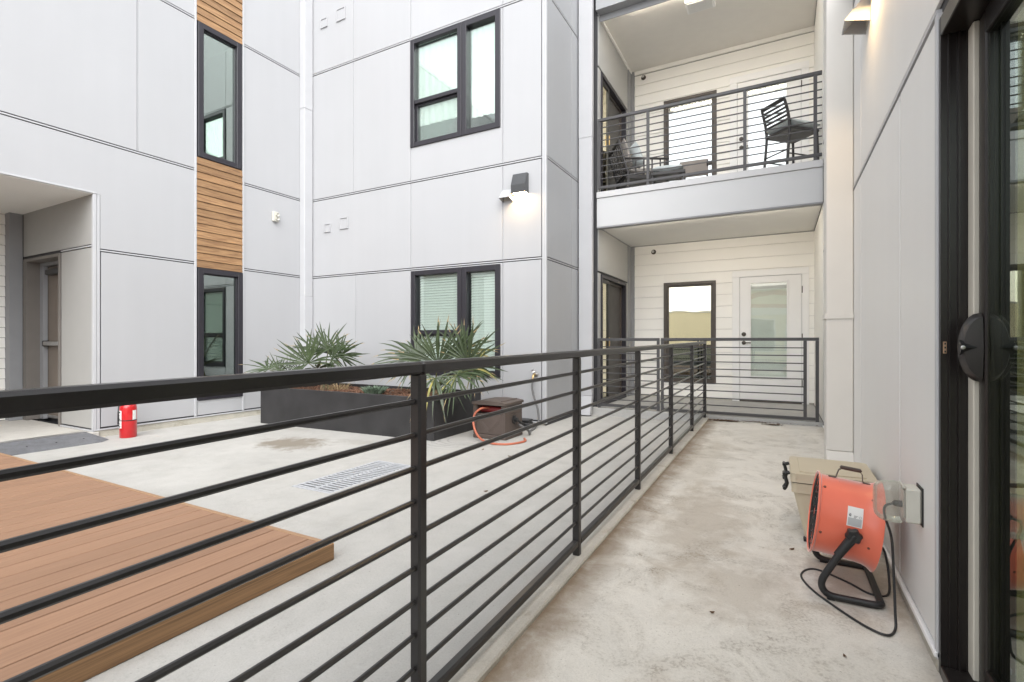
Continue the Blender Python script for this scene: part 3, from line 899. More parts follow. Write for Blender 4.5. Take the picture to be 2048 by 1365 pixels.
def far_door(o, t, lit, lk):
    a0, a1, b0, b1 = o
    m = MB()
    m.box(*PF.ext(t[0], a0, b0 - 0.005, b1, -0.01, 0.026), b=0.003)
    m.box(*PF.ext(a1, t[1], b0 - 0.005, b1, -0.01, 0.026), b=0.003)
    m.box(*PF.ext(t[0], t[1], b1 + 0.001, t[3], -0.01, 0.027), b=0.003)
    m.build('door_trim', white, rw, merge=False)
    g0, g1, h0, h1 = a0 + 0.175, a1 - 0.215, b0 + 0.42, b1 - 0.115
    m = MB()
    for r in cut_rects(a0 + 0.004, a1 - 0.004, b0 + 0.02, b1 - 0.004, [(g0, g1, h0, h1)]): m.box(*PF.ext(*r, -0.045, 0.004))
    d = m.build('door', white, rw, merge=False)
    m = MB(); frame_bars(m, PF, g0 - 0.03, g1 + 0.03, h0 - 0.03, h1 + 0.03, 0.03, 0.0045, 0.016, 0.004)
    m.build('lite_frame', white, d)
    pane(d, PF, g0, g1, h0, h1, -0.012, lk)
    blinds(d, PF, g0, g1, h0, h1 if lit else h1 - 0.10, -0.034, frost if not lit else pm('blind_bright', (0.8, 0.81, 0.82), 0.4), 0.02, 0.002)
    M = Matrix.Translation(PF.fn(a0 + 0.065, b0 + 1.135, 0.004)) @ Matrix.Rotation(R(90), 4, 'X')
    m = MB(); m.lathe([(0.0, 0.0), (0.036, 0.0), (0.034, 0.018), (0.020, 0.026), (0.0, 0.026)], 16, M=M); m.build('deadbolt', bronze, d, smooth=40)
    M = Matrix.Translation(PF.fn(a0 + 0.065, b0 + 0.99, 0.004)) @ Matrix.Rotation(R(90), 4, 'X')
    m = MB(); m.lathe([(0.0, 0.0), (0.034, 0.0), (0.032, 0.014), (0.014, 0.02), (0.014, 0.045), (0.0, 0.045)], 16, M=M)
    m.box(*PF.ext(a0 + 0.06, a0 + 0.175, b0 + 0.980, b0 + 0.998, 0.036, 0.052), b=0.005)
    m.build('lever_handle', bronze, d, smooth=40, merge=False)
    for z in (0.28, 1.03, 1.80):
        bp('hinge', d, bronze, *PF.ext(a1 - 0.004, a1 + 0.011, b0 + z, b0 + z + 0.11, 0.0272, 0.034), b=0.002)
    bp('threshold', rw, bronze, *PF.ext(a0, a1, b0 - 0.001, b0 + 0.018, -0.04, 0.05), b=0.004)
    m = MB(); m.box(*PF.ext(a0, a1, b0 + 0.02, b1, -0.19, -0.06)); m.build('inner_lining', pm('lining', (0.5, 0.5, 0.48), 0.8), d)
far_door(fd_lo, tl, False, g_fard)
far_door(fd_hi, th, True, g_farup)

def far_window(o, style):
    a0, a1, b0, b1 = o
    m = MB(); frame_bars(m, PF, a0, a1, b0, b1, 0.055, -0.09, 0.030, 0.004)
    m2 = m
    wdw = m2.build('window', bronze, rw)
    m = MB(); frame_bars(m, PF, a0 + 0.056, a1 - 0.056, b0 + 0.056, b1 - 0.056, 0.028, -0.07, 0.010, 0.004)
    m.build('sash', bronze, wdw)
    mid = b0 + (b1 - b0) * 0.36
    bp('meeting_rail', wdw, bronze, *PF.ext(a0 + 0.084, a1 - 0.084, mid - 0.025, mid + 0.025, -0.06, 0.012), b=0.004)
    pane(wdw, PF, a0 + 0.083, a1 - 0.083, mid + 0.024, b1 - 0.083, -0.02, g_far if style == 'mirror' else g_farup)
    pane(wdw, PF, a0 + 0.083, a1 - 0.083, b0 + 0.083, mid - 0.024, -0.035, g_slide if style == 'mirror' else g_farup)
    if style == 'mirror':
        room(wdw, PF, a0, a1, b0, b1, 2.0)
    else:
        blinds(wdw, PF, a0 + 0.07, a1 - 0.07, b0 + 0.06, b1 - 0.25, -0.075, pm('blind_bright', (0.8, 0.81, 0.82), 0.4), 0.024, 0.003)
        room(wdw, PF, a0, a1, b0, b1, 1.0, pm('room_mid', (0.22, 0.23, 0.22), 0.9))
far_window(fw_lo, 'mirror')
far_window(fw_hi, 'blind')

# left inner wall of the recess with sliding doors on both floors
sl = [(7.55, 8.96, 0.10, 2.165), (7.55, 8.96, 3.42, 5.345)]
wall_core(rw, PI, 7.43, 9.34, -0.10, TOP, sl, d0=-0.16)
pin = pm('panel_recess', (0.36, 0.36, 0.35), 0.5, var=0.02)
clad(rw, PI, [(2.19, 2.90, [7.43, 9.115]), (5.37, 6.185, [7.43, 9.115])], [], pin)
for zz in ((0.1, 2.885), (3.42, 6.172)):
    bp('corner_board', rw, trim_grey, *PI.ext(9.115, 9.315, zz[0], zz[1], -0.0135, 0.016), b=0.002)
    bp('panel', rw, pin, *PI.ext(8.965, 9.11, zz[0], 2.18 if zz[0] < 1 else 5.36, -0.013, 0.0))
    bp('panel', rw, pin, *PI.ext(7.435, 7.545, zz[0], 2.18 if zz[0] < 1 else 5.36, -0.013, 0.0))
for k, (a0, a1, b0, b1) in enumerate(sl):
    m = MB(); frame_bars(m, PI, a0, a1, b0, b1, 0.05, -0.13, 0.02, 0.003)
    sd = m.build('sliding_door', plum, rw)
    mid = 8.02
    A0, A1 = (a0 + 0.051, mid)
    m = MB(); frame_bars(m, PI, A0, A1, b0 + 0.051, b1 - 0.051, 0.06, -0.05, -0.005, 0.003); lf = m.build('door_leaf', black, sd)
    pane(lf, PI, A0 + 0.055, A1 - 0.055, b0 + 0.10, b1 - 0.10, -0.025, g_far)
    m = MB(); frame_bars(m, PI, mid + 0.002, a1 - 0.051, b0 + 0.051, b1 - 0.051, 0.04, -0.10, -0.055, 0.003); sc = m.build('screen_leaf', bronze, sd)
    bp('screen', sc, screen_m if k == 0 else screen_m, *PI.ext(mid + 0.04, a1 - 0.09, b0 + 0.09, b1 - 0.09, -0.085, -0.080))
    bp('handle', lf, brass, *PI.ext(mid - 0.045, mid - 0.02, b0 + 0.92, b0 + 1.08, -0.0045, 0.012), b=0.004)
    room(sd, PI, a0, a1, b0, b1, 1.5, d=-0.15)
# balcony slab, fascia and ceilings
PC = Plane('Y', 7.40, -1)
m = MB(); m.box(-2.62, 0.468, 7.46, 9.345, 2.895, 3.40); m.build('balcony_slab', soffit, rw)
bp('balcony_fascia', rw, pm('fascia_paint', (0.56, 0.565, 0.57), 0.48, var=0.02, scale=1.3), *PC.ext(-2.505, 0.468, 2.880, 3.318, -0.055, 0.0), b=0.003)
bp('fascia_cap', rw, pm('cap_paint', (0.56, 0.56, 0.565), 0.45, var=0.02), *PC.ext(-2.505, 0.468, 3.322, 3.412, -0.055, 0.016), b=0.003)
bp('drip_edge', rw, trim_grey, *PC.ext(-2.505, 0.468, 2.858, 2.879, -0.11, 0.003), b=0.002)
m = MB(); m.box(-2.62, 0.468, 7.50, 9.345, 6.175, 6.35); m.build('balcony_ceiling', pm('ceiling_paint', (0.76, 0.735, 0.69), 0.6, var=0.02), rw)
bp('header_beam', rw, panel_side, *PC.ext(-2.505, 0.468, 6.20, TOP, -0.095, 0.05), b=0.003)
bp('drip_edge', rw, trim_grey, -2.505, 0.468, 7.4955, 7.5115, 6.098, 6.205, b=0.002)  # lip added to hide the unseen light strip and its hot spot
bp('ceiling_trim', rw, siding, *PI.ext(7.5, 9.30, 6.128, 6.172, 0.001, 0.03), b=0.002)
m = MB(); m.box(-2.74, 4.0, 7.37, 9.6, TOP + 0.001, TOP + 0.10, b=0.01); m.build('parapet_cap', trim, rw)

# ------------------------------------------------------------------ right wing beside the walkway
PR = Plane('X', 0.47, -1)
gw = thing('building_wing', 'pale panelled wall close on the right with dark framed sliding glass door', 'building', (0.6, 4.0, 0))
sdo = (0.10, 2.168, -0.10, 2.215)
wall_core(gw, PR, -4.0, 4.46, -0.12, 3.72, [sdo], d0=-0.2)
wall_core(gw, PR, 4.46, 9.5, -0.12, TOP, [], d0=-0.2)
clad(gw, PR, [(0.055, 2.245, [2.190, 2.795, 4.034, 5.6, 7.36]), (2.245, 3.60, [-1.6, 0.05, 4.034, 5.6, 7.36]), (3.60, 5.80, [4.47, 5.6, 7.36]), (5.80, TOP, [4.47, 5.6, 7.36]),
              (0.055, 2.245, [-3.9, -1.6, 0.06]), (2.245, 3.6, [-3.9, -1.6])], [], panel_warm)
bp('panel', gw, siding, *PR.ext(7.42, 9.34, 0.1, 2.87, -0.013, 0.0))
bp('panel', gw, siding, *PR.ext(7.42, 9.34, 3.42, 6.15, -0.013, 0.0))
bp('edge_trim', gw, trim, *PR.ext(2.170, 2.196, 0.04, 2.23, -0.03, 0.006), b=0.003)
bp('base_flashing', gw, white, *PR.ext(2.17, 7.34, 0.046, 0.066, -0.02, 0.012), b=0.003)
bp('plinth', gw, conc_plinth, *PR.ext(2.17, 7.34, -0.14, 0.045, -0.15, 0.002))
# the sliding door: stepped jamb, head, sill, leaf, glass, handle
m = MB()
prof = [(0.470, 2.172), (0.470, 2.150), (0.489, 2.150), (0.489, 2.142), (0.494, 2.142), (0.494, 2.152), (0.514, 2.152), (0.514, 2.140), (0.520, 2.140), (0.520, 2.152),
        (0.537, 2.152), (0.537, 2.150), (0.64, 2.150), (0.64, 2.172)]
m.prism(prof, lambda a, b, d: (a, b, d), 0.0, 2.205)
sdr = m.build('sliding_door', pm('jamb_bronze', (0.014, 0.011, 0.010), 0.3, var=0.15, scale=6), gw)
jm = MATS['jamb_bronze']
bp('door_head', sdr, jm, 0.470, 0.64, 0.10, 2.149, 2.140, 2.205, b=0.003)
bp('door_sill', sdr, jm, 0.470, 0.64, 0.10, 2.149, -0.02, 0.035, b=0.003)
bp('door_jamb', sdr, jm, 0.470, 0.64, 0.10, 0.17, 0.036, 2.139, b=0.003)
bp('weather_strip', sdr, pm('weather_strip', (0.55, 0.52, 0.45), 0.6), 0.539, 0.556, 2.095, 2.148, 0.037, 2.139, b=0.003)
m = MB()
m.box(0.550, 0.592, 2.028, 2.082, 0.037, 2.135, b=0.005); m.box(0.550, 0.592, 0.95, 1.02, 0.037, 2.135, b=0.005)
m.box(0.549, 0.591, 1.0201, 2.0279, 0.037, 0.115, b=0.003); m.box(0.549, 0.591, 1.0201, 2.0279, 2.06, 2.135, b=0.003)
leaf_o = m.build('door_leaf', jm, sdr, merge=False)
bp('pane', leaf_o, g_slide, 0.556, 0.562, 1.015, 2.034, 0.11, 2.065)
m = MB(); m.box(0.60, 0.64, 0.20, 0.27, 0.037, 2.135, b=0.005); m.box(0.60, 0.64, 0.93, 1.0, 0.037, 2.135, b=0.005)
m.box(0.601, 0.639, 0.2701, 0.9299, 0.037, 0.115); m.box(0.601, 0.639, 0.2701, 0.9299, 2.06, 2.135)
lf2 = m.build('door_leaf', jm, sdr, merge=False)
bp('pane', lf2, g_slide, 0.617, 0.623, 0.26, 0.94, 0.11, 2.065)
m = MB()     # half-round pull with a raised ridge
for i in range(12):
    t0, t1 = math.pi * i / 12, math.pi * (i + 1) / 12
    c = (0.5475, 1.10)
    P = lambda t, k: (c[0] - 0.052 * k * math.sin(t), c[1] + 0.108 * k * math.cos(t))
    p0, p1 = P(t0, 1), P(t1, 1)
    q0, q1 = P(t0, 0.86), P(t1, 0.86)
    m.add([(p0[0], 2.062, p0[1]), (p1[0], 2.062, p1[1]), (q1[0], 2.040, q1[1]), (q0[0], 2.040, q0[1]), (c[0], 2.032, c[1]), (p0[0], 2.078, p0[1]), (p1[0], 2.078, p1[1]), (c[0], 2.078, c[1])],
          [(0, 1, 2, 3), (3, 2, 4), (0, 5, 6, 1), (5, 7, 6)])
hd = m.build('door_handle', pm('handle_bronze', (0.024, 0.021, 0.020), 0.35, var=0.1), leaf_o, smooth=35)
m = MB()
m.add([(0.494, 2.050, 1.125), (0.494, 2.050, 1.075), (0.534, 2.034, 1.10), (0.494, 2.020, 1.10)], [(0, 3, 2), (3, 1, 2), (0, 1, 3), (0, 2, 1)])
m.build('thumb_ridge', black, hd)
M = Matrix.Translation((0.496, 2.021, 1.10)) @ Matrix.Rotation(R(90), 4, 'X')
m = MB(); m.lathe([(0, -0.004), (0.006, -0.004), (0.006, 0.002), (0, 0.004)], 10, M=M); m.build('screw', metal, hd, smooth=40)
m = MB(); m.box(0.476, 0.486, 2.1455, 2.1495, 1.078, 1.118, b=0.001)
sp = m.build('strike_plate', copper, sdr)
m = MB()
for z in (1.085, 1.098, 1.111): m.box(0.479, 0.483, 2.1440, 2.1453, z - 0.003, z + 0.003)
m.build('strike_slot', black, sp, merge=False)
curtain(sdr, PR, 1.02, 1.99, 0.06, 2.13, -0.145, olive, 9, 0.014)
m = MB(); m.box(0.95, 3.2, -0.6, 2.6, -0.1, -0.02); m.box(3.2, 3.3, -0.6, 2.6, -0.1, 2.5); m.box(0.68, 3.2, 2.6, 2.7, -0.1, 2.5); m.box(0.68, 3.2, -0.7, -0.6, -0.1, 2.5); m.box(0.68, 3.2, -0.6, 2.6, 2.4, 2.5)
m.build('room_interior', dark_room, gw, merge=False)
m = MB(); m.box(0.44, 4.0, 4.46, 7.36, TOP + 0.001, TOP + 0.10, b=0.01); m.box(0.44, 4.0, -4.0, 4.459, 3.721, 3.82, b=0.01); m.build('parapet_cap', trim, gw, merge=False)

# ------------------------------------------------------------------ building across the street, seen in the window reflections
PO = Plane('Y', -15.0, 1)
ob = thing('street_building', 'low cream shop building with terracotta arch, mirrored in the patio door glass', 'building', (3.0, -15.2, -0.16))
oo = [(-2.1 + k * 2.3, -0.3 + k * 2.3, 0.5, 2.55) for k in range(5)]
m = MB()
for r_ in cut_rects(-2.6, 11, -0.16, 4.3, oo): m.box(*PO.ext(*r_, -0.4, 0.0))
m.build('wall', cream, ob, merge=False)
for o in oo:
    m = MB(); frame_bars(m, PO, *o, 0.08, -0.15, 0.04); wdw = m.build('window', white, ob)
    pane(wdw, PO, o[0] + 0.07, o[1] - 0.07, o[2] + 0.07, o[3] - 0.07, -0.08, g_bay)
m = MB(); m.box(*PO.ext(-2.6, 11, -0.1, 4.2, -2.2, -2.0)); m.build('inner_wall', pm('room_mid', (0.22, 0.23, 0.22), 0.9), ob)
bp('lintel_band', ob, white, *PO.ext(-2.6, 11, 2.72, 3.12, 0.001, 0.10), b=0.02)
bp('terracotta_band', ob, terra, *PO.ext(-2.6, 11, 3.125, 3.35, 0.001, 0.07), b=0.02)
bp('cornice', ob, white, *PO.ext(-2.6, 11, 4.18, 4.42, 0.001, 0.25), b=0.03)
for x in (-0.6, 5.3):
    m = MB()
    arc = [(x + 1.7 * math.cos(math.pi * i / 12), 3.36 + 0.78 * math.sin(math.pi * i / 12)) for i in range(13)]
    inn = [(x + 1.35 * math.cos(math.pi * i / 12), 3.36 + 0.50 * math.sin(math.pi * i / 12)) for i in range(13)]
    for i in range(12):
        m.prism([arc[i], arc[i + 1], inn[i + 1], inn[i]], PO.fn, 0.001, 0.10)
    m.build('arch_moulding', terra, ob)
m = MB(); m.box(*PO.ext(-2.6, 11, 4.301, 4.45, -6, -0.4)); m.build('roof', roofm, ob)
gwl = thing('garden_wall', 'plain cream wall across the street, mirrored in the patio window', 'wall', (-9.0, -15.0, -0.16))
bp('wall_body', gwl, cream, *PO.ext(-16.0, -2.61, -0.158, 2.95, -0.25, 0.0), b=0.01)
bp('coping', gwl, white, *PO.ext(-16.05, -2.61, 2.951, 3.05, -0.29, 0.04), b=0.015)

# ------------------------------------------------------------------ railing along the walkway
RX0, RX1 = -0.949, -0.911
posts_y = [-2.66, -1.39, -0.12, 1.15, 2.43, 3.68, 4.94, 6.22, 7.335]
rtop = lambda y: 1.050 + 0.0085 * y + (0.0 if y < 6.2 else 0.004 * (y - 6.2))
rl = thing('railing', 'black steel railing of horizontal bars running along the concrete walkway', 'railing', (-0.93, 2.4, 0.016))
def slope_bar(name, x0, x1, y0, y1, z0, z1, h, mat, b=0.007):
    """bar along Y whose top runs from z0 to z1"""
    m = MB()
    ln = math.hypot(y1 - y0, z1 - z0)
    M = Matrix.Translation(((x0 + x1) / 2, (y0 + y1) / 2, (z0 + z1) / 2 - h / 2)) @ Matrix.Rotation(math.atan2(z1 - z0, y1 - y0), 4, 'X')
    m.box(-(x1 - x0) / 2, (x1 - x0) / 2, -ln / 2, ln / 2, -h / 2, h / 2, b=b, M=M)
    return m.build(name, mat, rl)
brk = [-2.68, 1.15, 4.94, 7.355]
for i in range(3):
    slope_bar('top_rail', RX0 - 0.001, RX1 + 0.001, brk[i], brk[i + 1], rtop(brk[i]), rtop(brk[i + 1]), 0.036, railm)
for i, y in enumerate(posts_y):
    bp('post', rl, railm, RX0, RX1, y - 0.019, y + 0.019, max(wz(y), 0) + 0.010, rtop(y) - 0.0345, b=0.006)
for i in range(len(posts_y) - 1):
    y0, y1 = posts_y[i] + 0.0195, posts_y[i + 1] - 0.0195
    slope_bar('bottom_rail', RX0 + 0.001, RX1 - 0.001, y0, y1, rtop(y0) - 0.973, rtop(y1) - 0.973, 0.036, railm)
    for k in range(9):
        dz = 0.107 + k * 0.0963
        slope_bar('bar', -0.9375, -0.9225, y0 - 0.001, y1 + 0.001, rtop(y0) - dz, rtop(y1) - dz, 0.0155, railm, 0.0045)

# patio fence with gate
GY = 7.375
pf = thing('patio_fence', 'grey steel fence with swing gate closing off the ground floor patio', 'fence', (-1.0, GY, 0.098))
def fence_panel(parent, x0, x1, z0, z1, kind, stiles, nb=9, y=GY, mat=railc, bot=0.04, zb0=None, pitch=0.0997):
    bp('top_rail', parent, mat, x0, x1, y - 0.019, y + 0.019, z1 - 0.042, z1, b=0.003)
    bp('bottom_rail', parent, mat, x0 + 0.0385, x1 - 0.0385, y - 0.0185, y + 0.0185, z0, z0 + bot, b=0.003)
    xs_ = []
    for s_ in stiles:
        bp('post', parent, mat, s_[0], s_[1], y - 0.018, y + 0.018, s_[2], z1 - 0.0425, b=0.003)
    for i in range(len(stiles) - 1):
        for k in range(nb):
            z = z1 - 0.131 - k * pitch
            bp('bar', parent, mat, stiles[i][1] - 0.001, stiles[i + 1][0] + 0.001, y - 0.007, y + 0.007, z - 0.007, z + 0.007, b=0.002)
fence_panel(pf, -2.475, -1.549, 0.125, 1.163, 'p', [(-2.475, -2.437, 0.096), (-1.587, -1.549, 0.11)])
gate = bp('gate', pf, railc, -1.528, 0.422, GY - 0.019, GY + 0.019, 1.123, 1.163, b=0.003)
bp('bottom_rail', gate, railc, -1.489, 0.383, GY - 0.0185, GY + 0.0185, 0.112, 0.150, b=0.003)
gst = [(-1.528, -1.490), (-0.948, -0.912), (0.252, 0.290)]
for q in gst: bp('stile', gate, railc, q[0], q[1], GY - 0.018, GY + 0.018, 0.1505 if q[0] > -1.5 else 0.11, 1.1225, b=0.003)
bp('stile', gate, railc, 0.384, 0.422, GY - 0.018, GY + 0.018, 0.096, 1.1225, b=0.003)
for i in range(2):
    for k in range(9):
        z = 1.032 - k * 0.0997
        bp('bar', gate, railc, gst[i][1] - 0.001, gst[i + 1][0] + 0.001, GY - 0.007, GY + 0.007, z - 0.007, z + 0.007, b=0.002)

# balcony railing on the upper floor
BY = 7.43
br_ = thing('balcony_railing', 'grey steel railing of horizontal bars on the upper balcony edge', 'railing', (-1.0, BY, 3.41))
bp('top_rail', br_, railc, -2.49, 0.458, BY - 0.022, BY + 0.022, 4.505, 4.548, b=0.003)
bp('bottom_rail', br_, railc, -2.49, 0.458, BY - 0.02, BY + 0.02, 3.468, 3.506, b=0.003)
bst = [-2.470, -1.728, -0.430, 0.385]
for x in bst: bp('post', br_, railc, x - 0.02, x + 0.02, BY - 0.019, BY + 0.019, 3.5065, 4.5045, b=0.003)
for x in bst[1:]: bp('foot', br_, railc, x - 0.02, x + 0.02, BY - 0.019, BY + 0.019, 3.411, 3.4675, b=0.002)
for i in range(3):
    for k in range(9):
        z = 4.410 - k * 0.0985
        bp('bar', br_, railc, bst[i] + 0.019, bst[i + 1] - 0.019, BY - 0.007, BY + 0.007, z - 0.007, z + 0.007, b=0.002)
for k in range(9):
    z = 4.410 - k * 0.0985
    bp('bar', br_, railc, 0.404, 0.459, BY - 0.007, BY + 0.007, z - 0.007, z + 0.007, b=0.002)

# ------------------------------------------------------------------ downspouts
def downspout(label, x0, x1, y0, y1, z0, z1, seams, kick, strap=None, mat=trim):
    d = thing('downspout', label, 'downspout', ((x0 + x1) / 2, (y0 + y1) / 2, z0), group='square sheet metal downspouts')
    zs = [z0 + (0.28 if kick else 0)] + list(seams) + [z1]
    for i in range(len(zs) - 1):
        e = 0.0018 * (i % 2)
        bp('pipe_section', d, mat, x0 + e, x1 - e, y0 + e, y1 - e, zs[i] + 0.001, zs[i + 1] - 0.001, b=0.006)
    for z in seams:
        bp('pipe_collar', d, mat, x0 + 0.004, x1 - 0.004, y0 + 0.004, y1 - 0.004, z - 0.0015, z + 0.0015)
    if kick:
        m = MB()
        kx, ky = kick
        za, zb = z0 + 0.28, z0
        vs = [(x0, y0, za), (x1, y0, za), (x1, y1, za), (x0, y1, za), (x0 + kx, y0 + ky, zb), (x1 + kx, y0 + ky, zb), (x1 + kx, y1 + ky, zb), (x0 + kx, y1 + ky, zb)]
        m.add(vs, [(0, 4, 5, 1), (1, 5, 6, 2), (2, 6, 7, 3), (3, 7, 4, 0), (0, 1, 2, 3)])
        m.build('outlet_elbow', mat, d)
    if strap:
        m = MB(); z = strap
        m.box(x0 - 0.010, x1 + 0.0, y0 - 0.010, y0 - 0.0005, z - 0.019, z + 0.019)
        m.box(x0 - 0.010, x0 - 0.0005, y0 - 0.0004, y1, z - 0.019, z + 0.019)
        st = m.build('strap', mat, d, merge=False)
        bp('strap_clip', st, mat, x1 - 0.06, x1 - 0.052, y0 - 0.014, y0 - 0.0105, z - 0.019, z + 0.019)
    return d
downspout('square grey downspout in the inner corner left of the bay', -7.418, -7.286, 5.915, 6.088, gz(-7.35), 7.5, [1.9, 5.18], None)
downspout('square downspout at the bay side, left of the gated patio', -2.752, -2.535, 7.26, 7.345, 0.0, 7.5, [0.95, 4.24], (0.0, -0.10))
downspout('wide downspout with a strap on the right wall behind the tan cooler', 0.298, 0.468, 4.40, 4.62, wz(4.4) + 0.003, 7.5, [4.6], (0.0, -0.085), 1.305, pm('downspout_cream', (0.68, 0.66, 0.62), 0.45, var=0.03, scale=3))

# ------------------------------------------------------------------ composite deck
DXa, DYa, DZ = -2.035, 1.835, 0.074
dk = thing('deck', 'low platform of brown composite boards on the courtyard concrete', 'deck', (-4.4, 0, gz(-4.4)))
x = DXa - 0.026
bw_ = 0.1385
while x > -6.9:
    bp('deck_board', dk, deckm, x - bw_ + 0.0075, x, -3.6, DYa - 0.028, DZ - 0.024, DZ, b=0.0025)
    x -= bw_
bp('fascia_board', dk, fasciam, DXa - 0.0245, DXa, -3.6, DYa, gz(DXa) + 0.002, DZ + 0.001, b=0.003)
bp('edge_board', dk, fasciax, -6.9, DXa - 0.025, DYa - 0.0265, DYa, gz(-6.9) + 0.0, DZ + 0.002, b=0.003)
m = MB()
for yy in (-3.3, -2.2, -1.1, 0.0, 1.1, 1.72): m.box(-6.88, DXa - 0.03, yy, yy + 0.04, gz(-6.9) + 0.001, DZ - 0.0245)
m.build('joist', dark_room, dk, merge=False)

# ------------------------------------------------------------------ floor drain
dg = thing('floor_drain', 'white slotted drain grate set in the courtyard concrete', 'drain', (-3.185, 3.115, -0.03))
zt = gz(-3.2) + 0.002
m = MB()
fwid = 0.026
m.box(DX0 + 0.003, DX0 + fwid, DY0 + 0.003, DY1 - 0.003, zt - 0.02, zt, b=0.001); m.box(DX1 - fwid, DX1 - 0.003, DY0 + 0.003, DY1 - 0.003, zt - 0.02, zt, b=0.001)
m.box(DX0 + fwid, DX1 - fwid, DY0 + 0.003, DY0 + 0.03, zt - 0.02, zt - 0.0005); m.box(DX0 + fwid, DX1 - fwid, DY1 - 0.03, DY1 - 0.003, zt - 0.02, zt - 0.0005)
m.box(-3.199, -3.171, DY0 + 0.03, DY1 - 0.03, zt - 0.02, zt - 0.0005)
m.build('grate_frame', grate_m, dg, merge=False)
nb = 20
for i in range(nb):
    yc = DY0 + 0.03 + (DY1 - DY0 - 0.06) * (i + 0.5) / nb
    for (a, b) in ((DX0 + fwid, -3.199), (-3.171, DX1 - fwid)):
        bp('grate_bar', dg, grate_m, a, b, yc - 0.0105, yc + 0.0105, zt - 0.008, zt - 0.001, b=0.001)
m = MB(); m.box(DX0, DX1, DY0, DY1, -0.155, -0.148); m.build('drain_pit', black, dg)

# ------------------------------------------------------------------ planter and plants
px0, px1, py0, py1, pz0, pz1 = -6.60, -3.50, 4.60, 5.62, gz(-5), 0.462
pt = thing('planter', 'long charcoal steel planter box against the pale wall', 'planter', (-5.05, 5.1, gz(-5)))
m = MB()
t = 0.035
zb = gz(px0)
for (a, b, c, d) in ((px0, px1, py0, py0 + t), (px0, px1, py1 - t, py1), (px0, px0 + t, py0 + t, py1 - t), (px1 - t, px1, py0 + t, py1 - t)):
    m.box(a, b, c, d, zb + 0.001, pz1, b=0.003)
m.build('box_wall', planterm, pt, merge=False)
bp('corner_seam', pt, planterm, px1 - 0.004, px1 + 0.004, py0 - 0.004, py0 + 0.012, zb + 0.001, pz1 - 0.004, b=0.002)
m = MB(); grid(m, [px0 + t + (px1 - px0 - 2 * t) * i / 30 for i in range(31)], [py0 + t + (py1 - py0 - 2 * t) * i / 12 for i in range(13)],
               lambda x, y: 0.405 + 0.025 * math.sin(x * 5) * math.cos(y * 7), 0.3)
m.build('soil', soil, pt, smooth=60)
m = MB()
for i in range(2600):
    x, y = random.uniform(px0 + 0.05, px1 - 0.05), random.uniform(py0 + 0.05, py1 - 0.05)
    z = 0.405 + 0.025 * math.sin(x * 5) * math.cos(y * 7) + 0.008
    a, b = random.uniform(0.012, 0.032), random.uniform(0.005, 0.011)
    M = Matrix.Translation((x, y, z)) @ Matrix.Rotation(random.uniform(0, 6.3), 4, 'Z') @ Matrix.Rotation(random.uniform(-0.5, 0.5), 4, 'Y')
    m.box(-a, a, -b, b, -0.004, 0.004, M=M)
mu = m.build('bark_mulch', chipm, None, merge=False)
mu['kind'] = 'stuff'
tag(mu, 'reddish brown bark chips covering the planter soil', 'mulch')

def palm_leaf(parent, crown, hub, axis, normal, L, nbl=26, spread=118, droop=0.18, cup=0.12, yellow=0.0, wbl=0.86):
    """fan leaf: petiole from crown to hub, folded blades fused near the hub and split towards the tips"""
    m = MB()
    hub, crown = Vector(hub), Vector(crown)
    Y = Vector(axis).normalized()
    Z = Vector(normal); Z = (Z - Y * Z.dot(Y)).normalized()
    X = Y.cross(Z)
    mid = (crown + hub) / 2 + Vector((0, 0, 0.06))
    pts = smooth_path([crown, mid, hub], 5)
    m.tube(pts, [0.011 - 0.005 * i / (len(pts) - 1) for i in range(len(pts))], 6, mi=1)
    nbl = int(nbl * 0.98)
    L = L * 1.06
    dth = 2 * R(spread) / nbl
    for i in range(nbl):
        if random.random() < 0.05: continue
        th = -R(spread) + (i + 0.5) * dth + random.uniform(-0.42, 0.42) * dth
        q = abs(th) / R(spread)
        ln = L * (1.0 - 0.28 * q * q) * random.uniform(0.74, 1.12)
        dv = Y * math.cos(th) + X * math.sin(th)
        sv = (X * math.cos(th) - Y * math.sin(th))
        dr_ = droop * random.choice((0.4, 0.7, 1.0, 1.3, 2.2))
        bend = random.uniform(-0.16, 0.16)
        prev = None
        tipb = random.random() < 0.45
        N = 7
        mi = 2 if random.random() < yellow else 0
        for k in range(N):
            s = [0.0, 0.14, 0.30, 0.48, 0.66, 0.84, 1.0][k]
            r = s * ln
            wdt = min(r * dth * 0.5, 0.0155 * wbl * L / 0.5) if s < 0.5 else 0.0155 * wbl * L / 0.5 * (1 - ((s - 0.5) / 0.5) ** 1.5 * 0.96)
            if k == 0: wdt = 0.003
            c = hub + dv * r + Z * (cup * r * (1 - s) + 0.06 * L * q * s) + sv * bend * r * s
            c = c + Vector((0, 0, -1)) * dr_ * ln * s ** 2.4
            fold = wdt * 0.55
            row = [c - sv * wdt + Z * fold, c, c + sv * wdt + Z * fold]
            if prev:
                m.add(prev + row, [(0, 1, 4, 3), (1, 2, 5, 4)], 3 if (k == N - 1 and tipb) else mi)
            prev = row
    return m.build('leaf', [leafm, stemm, leafy, drym], parent, merge=True, smooth=80)

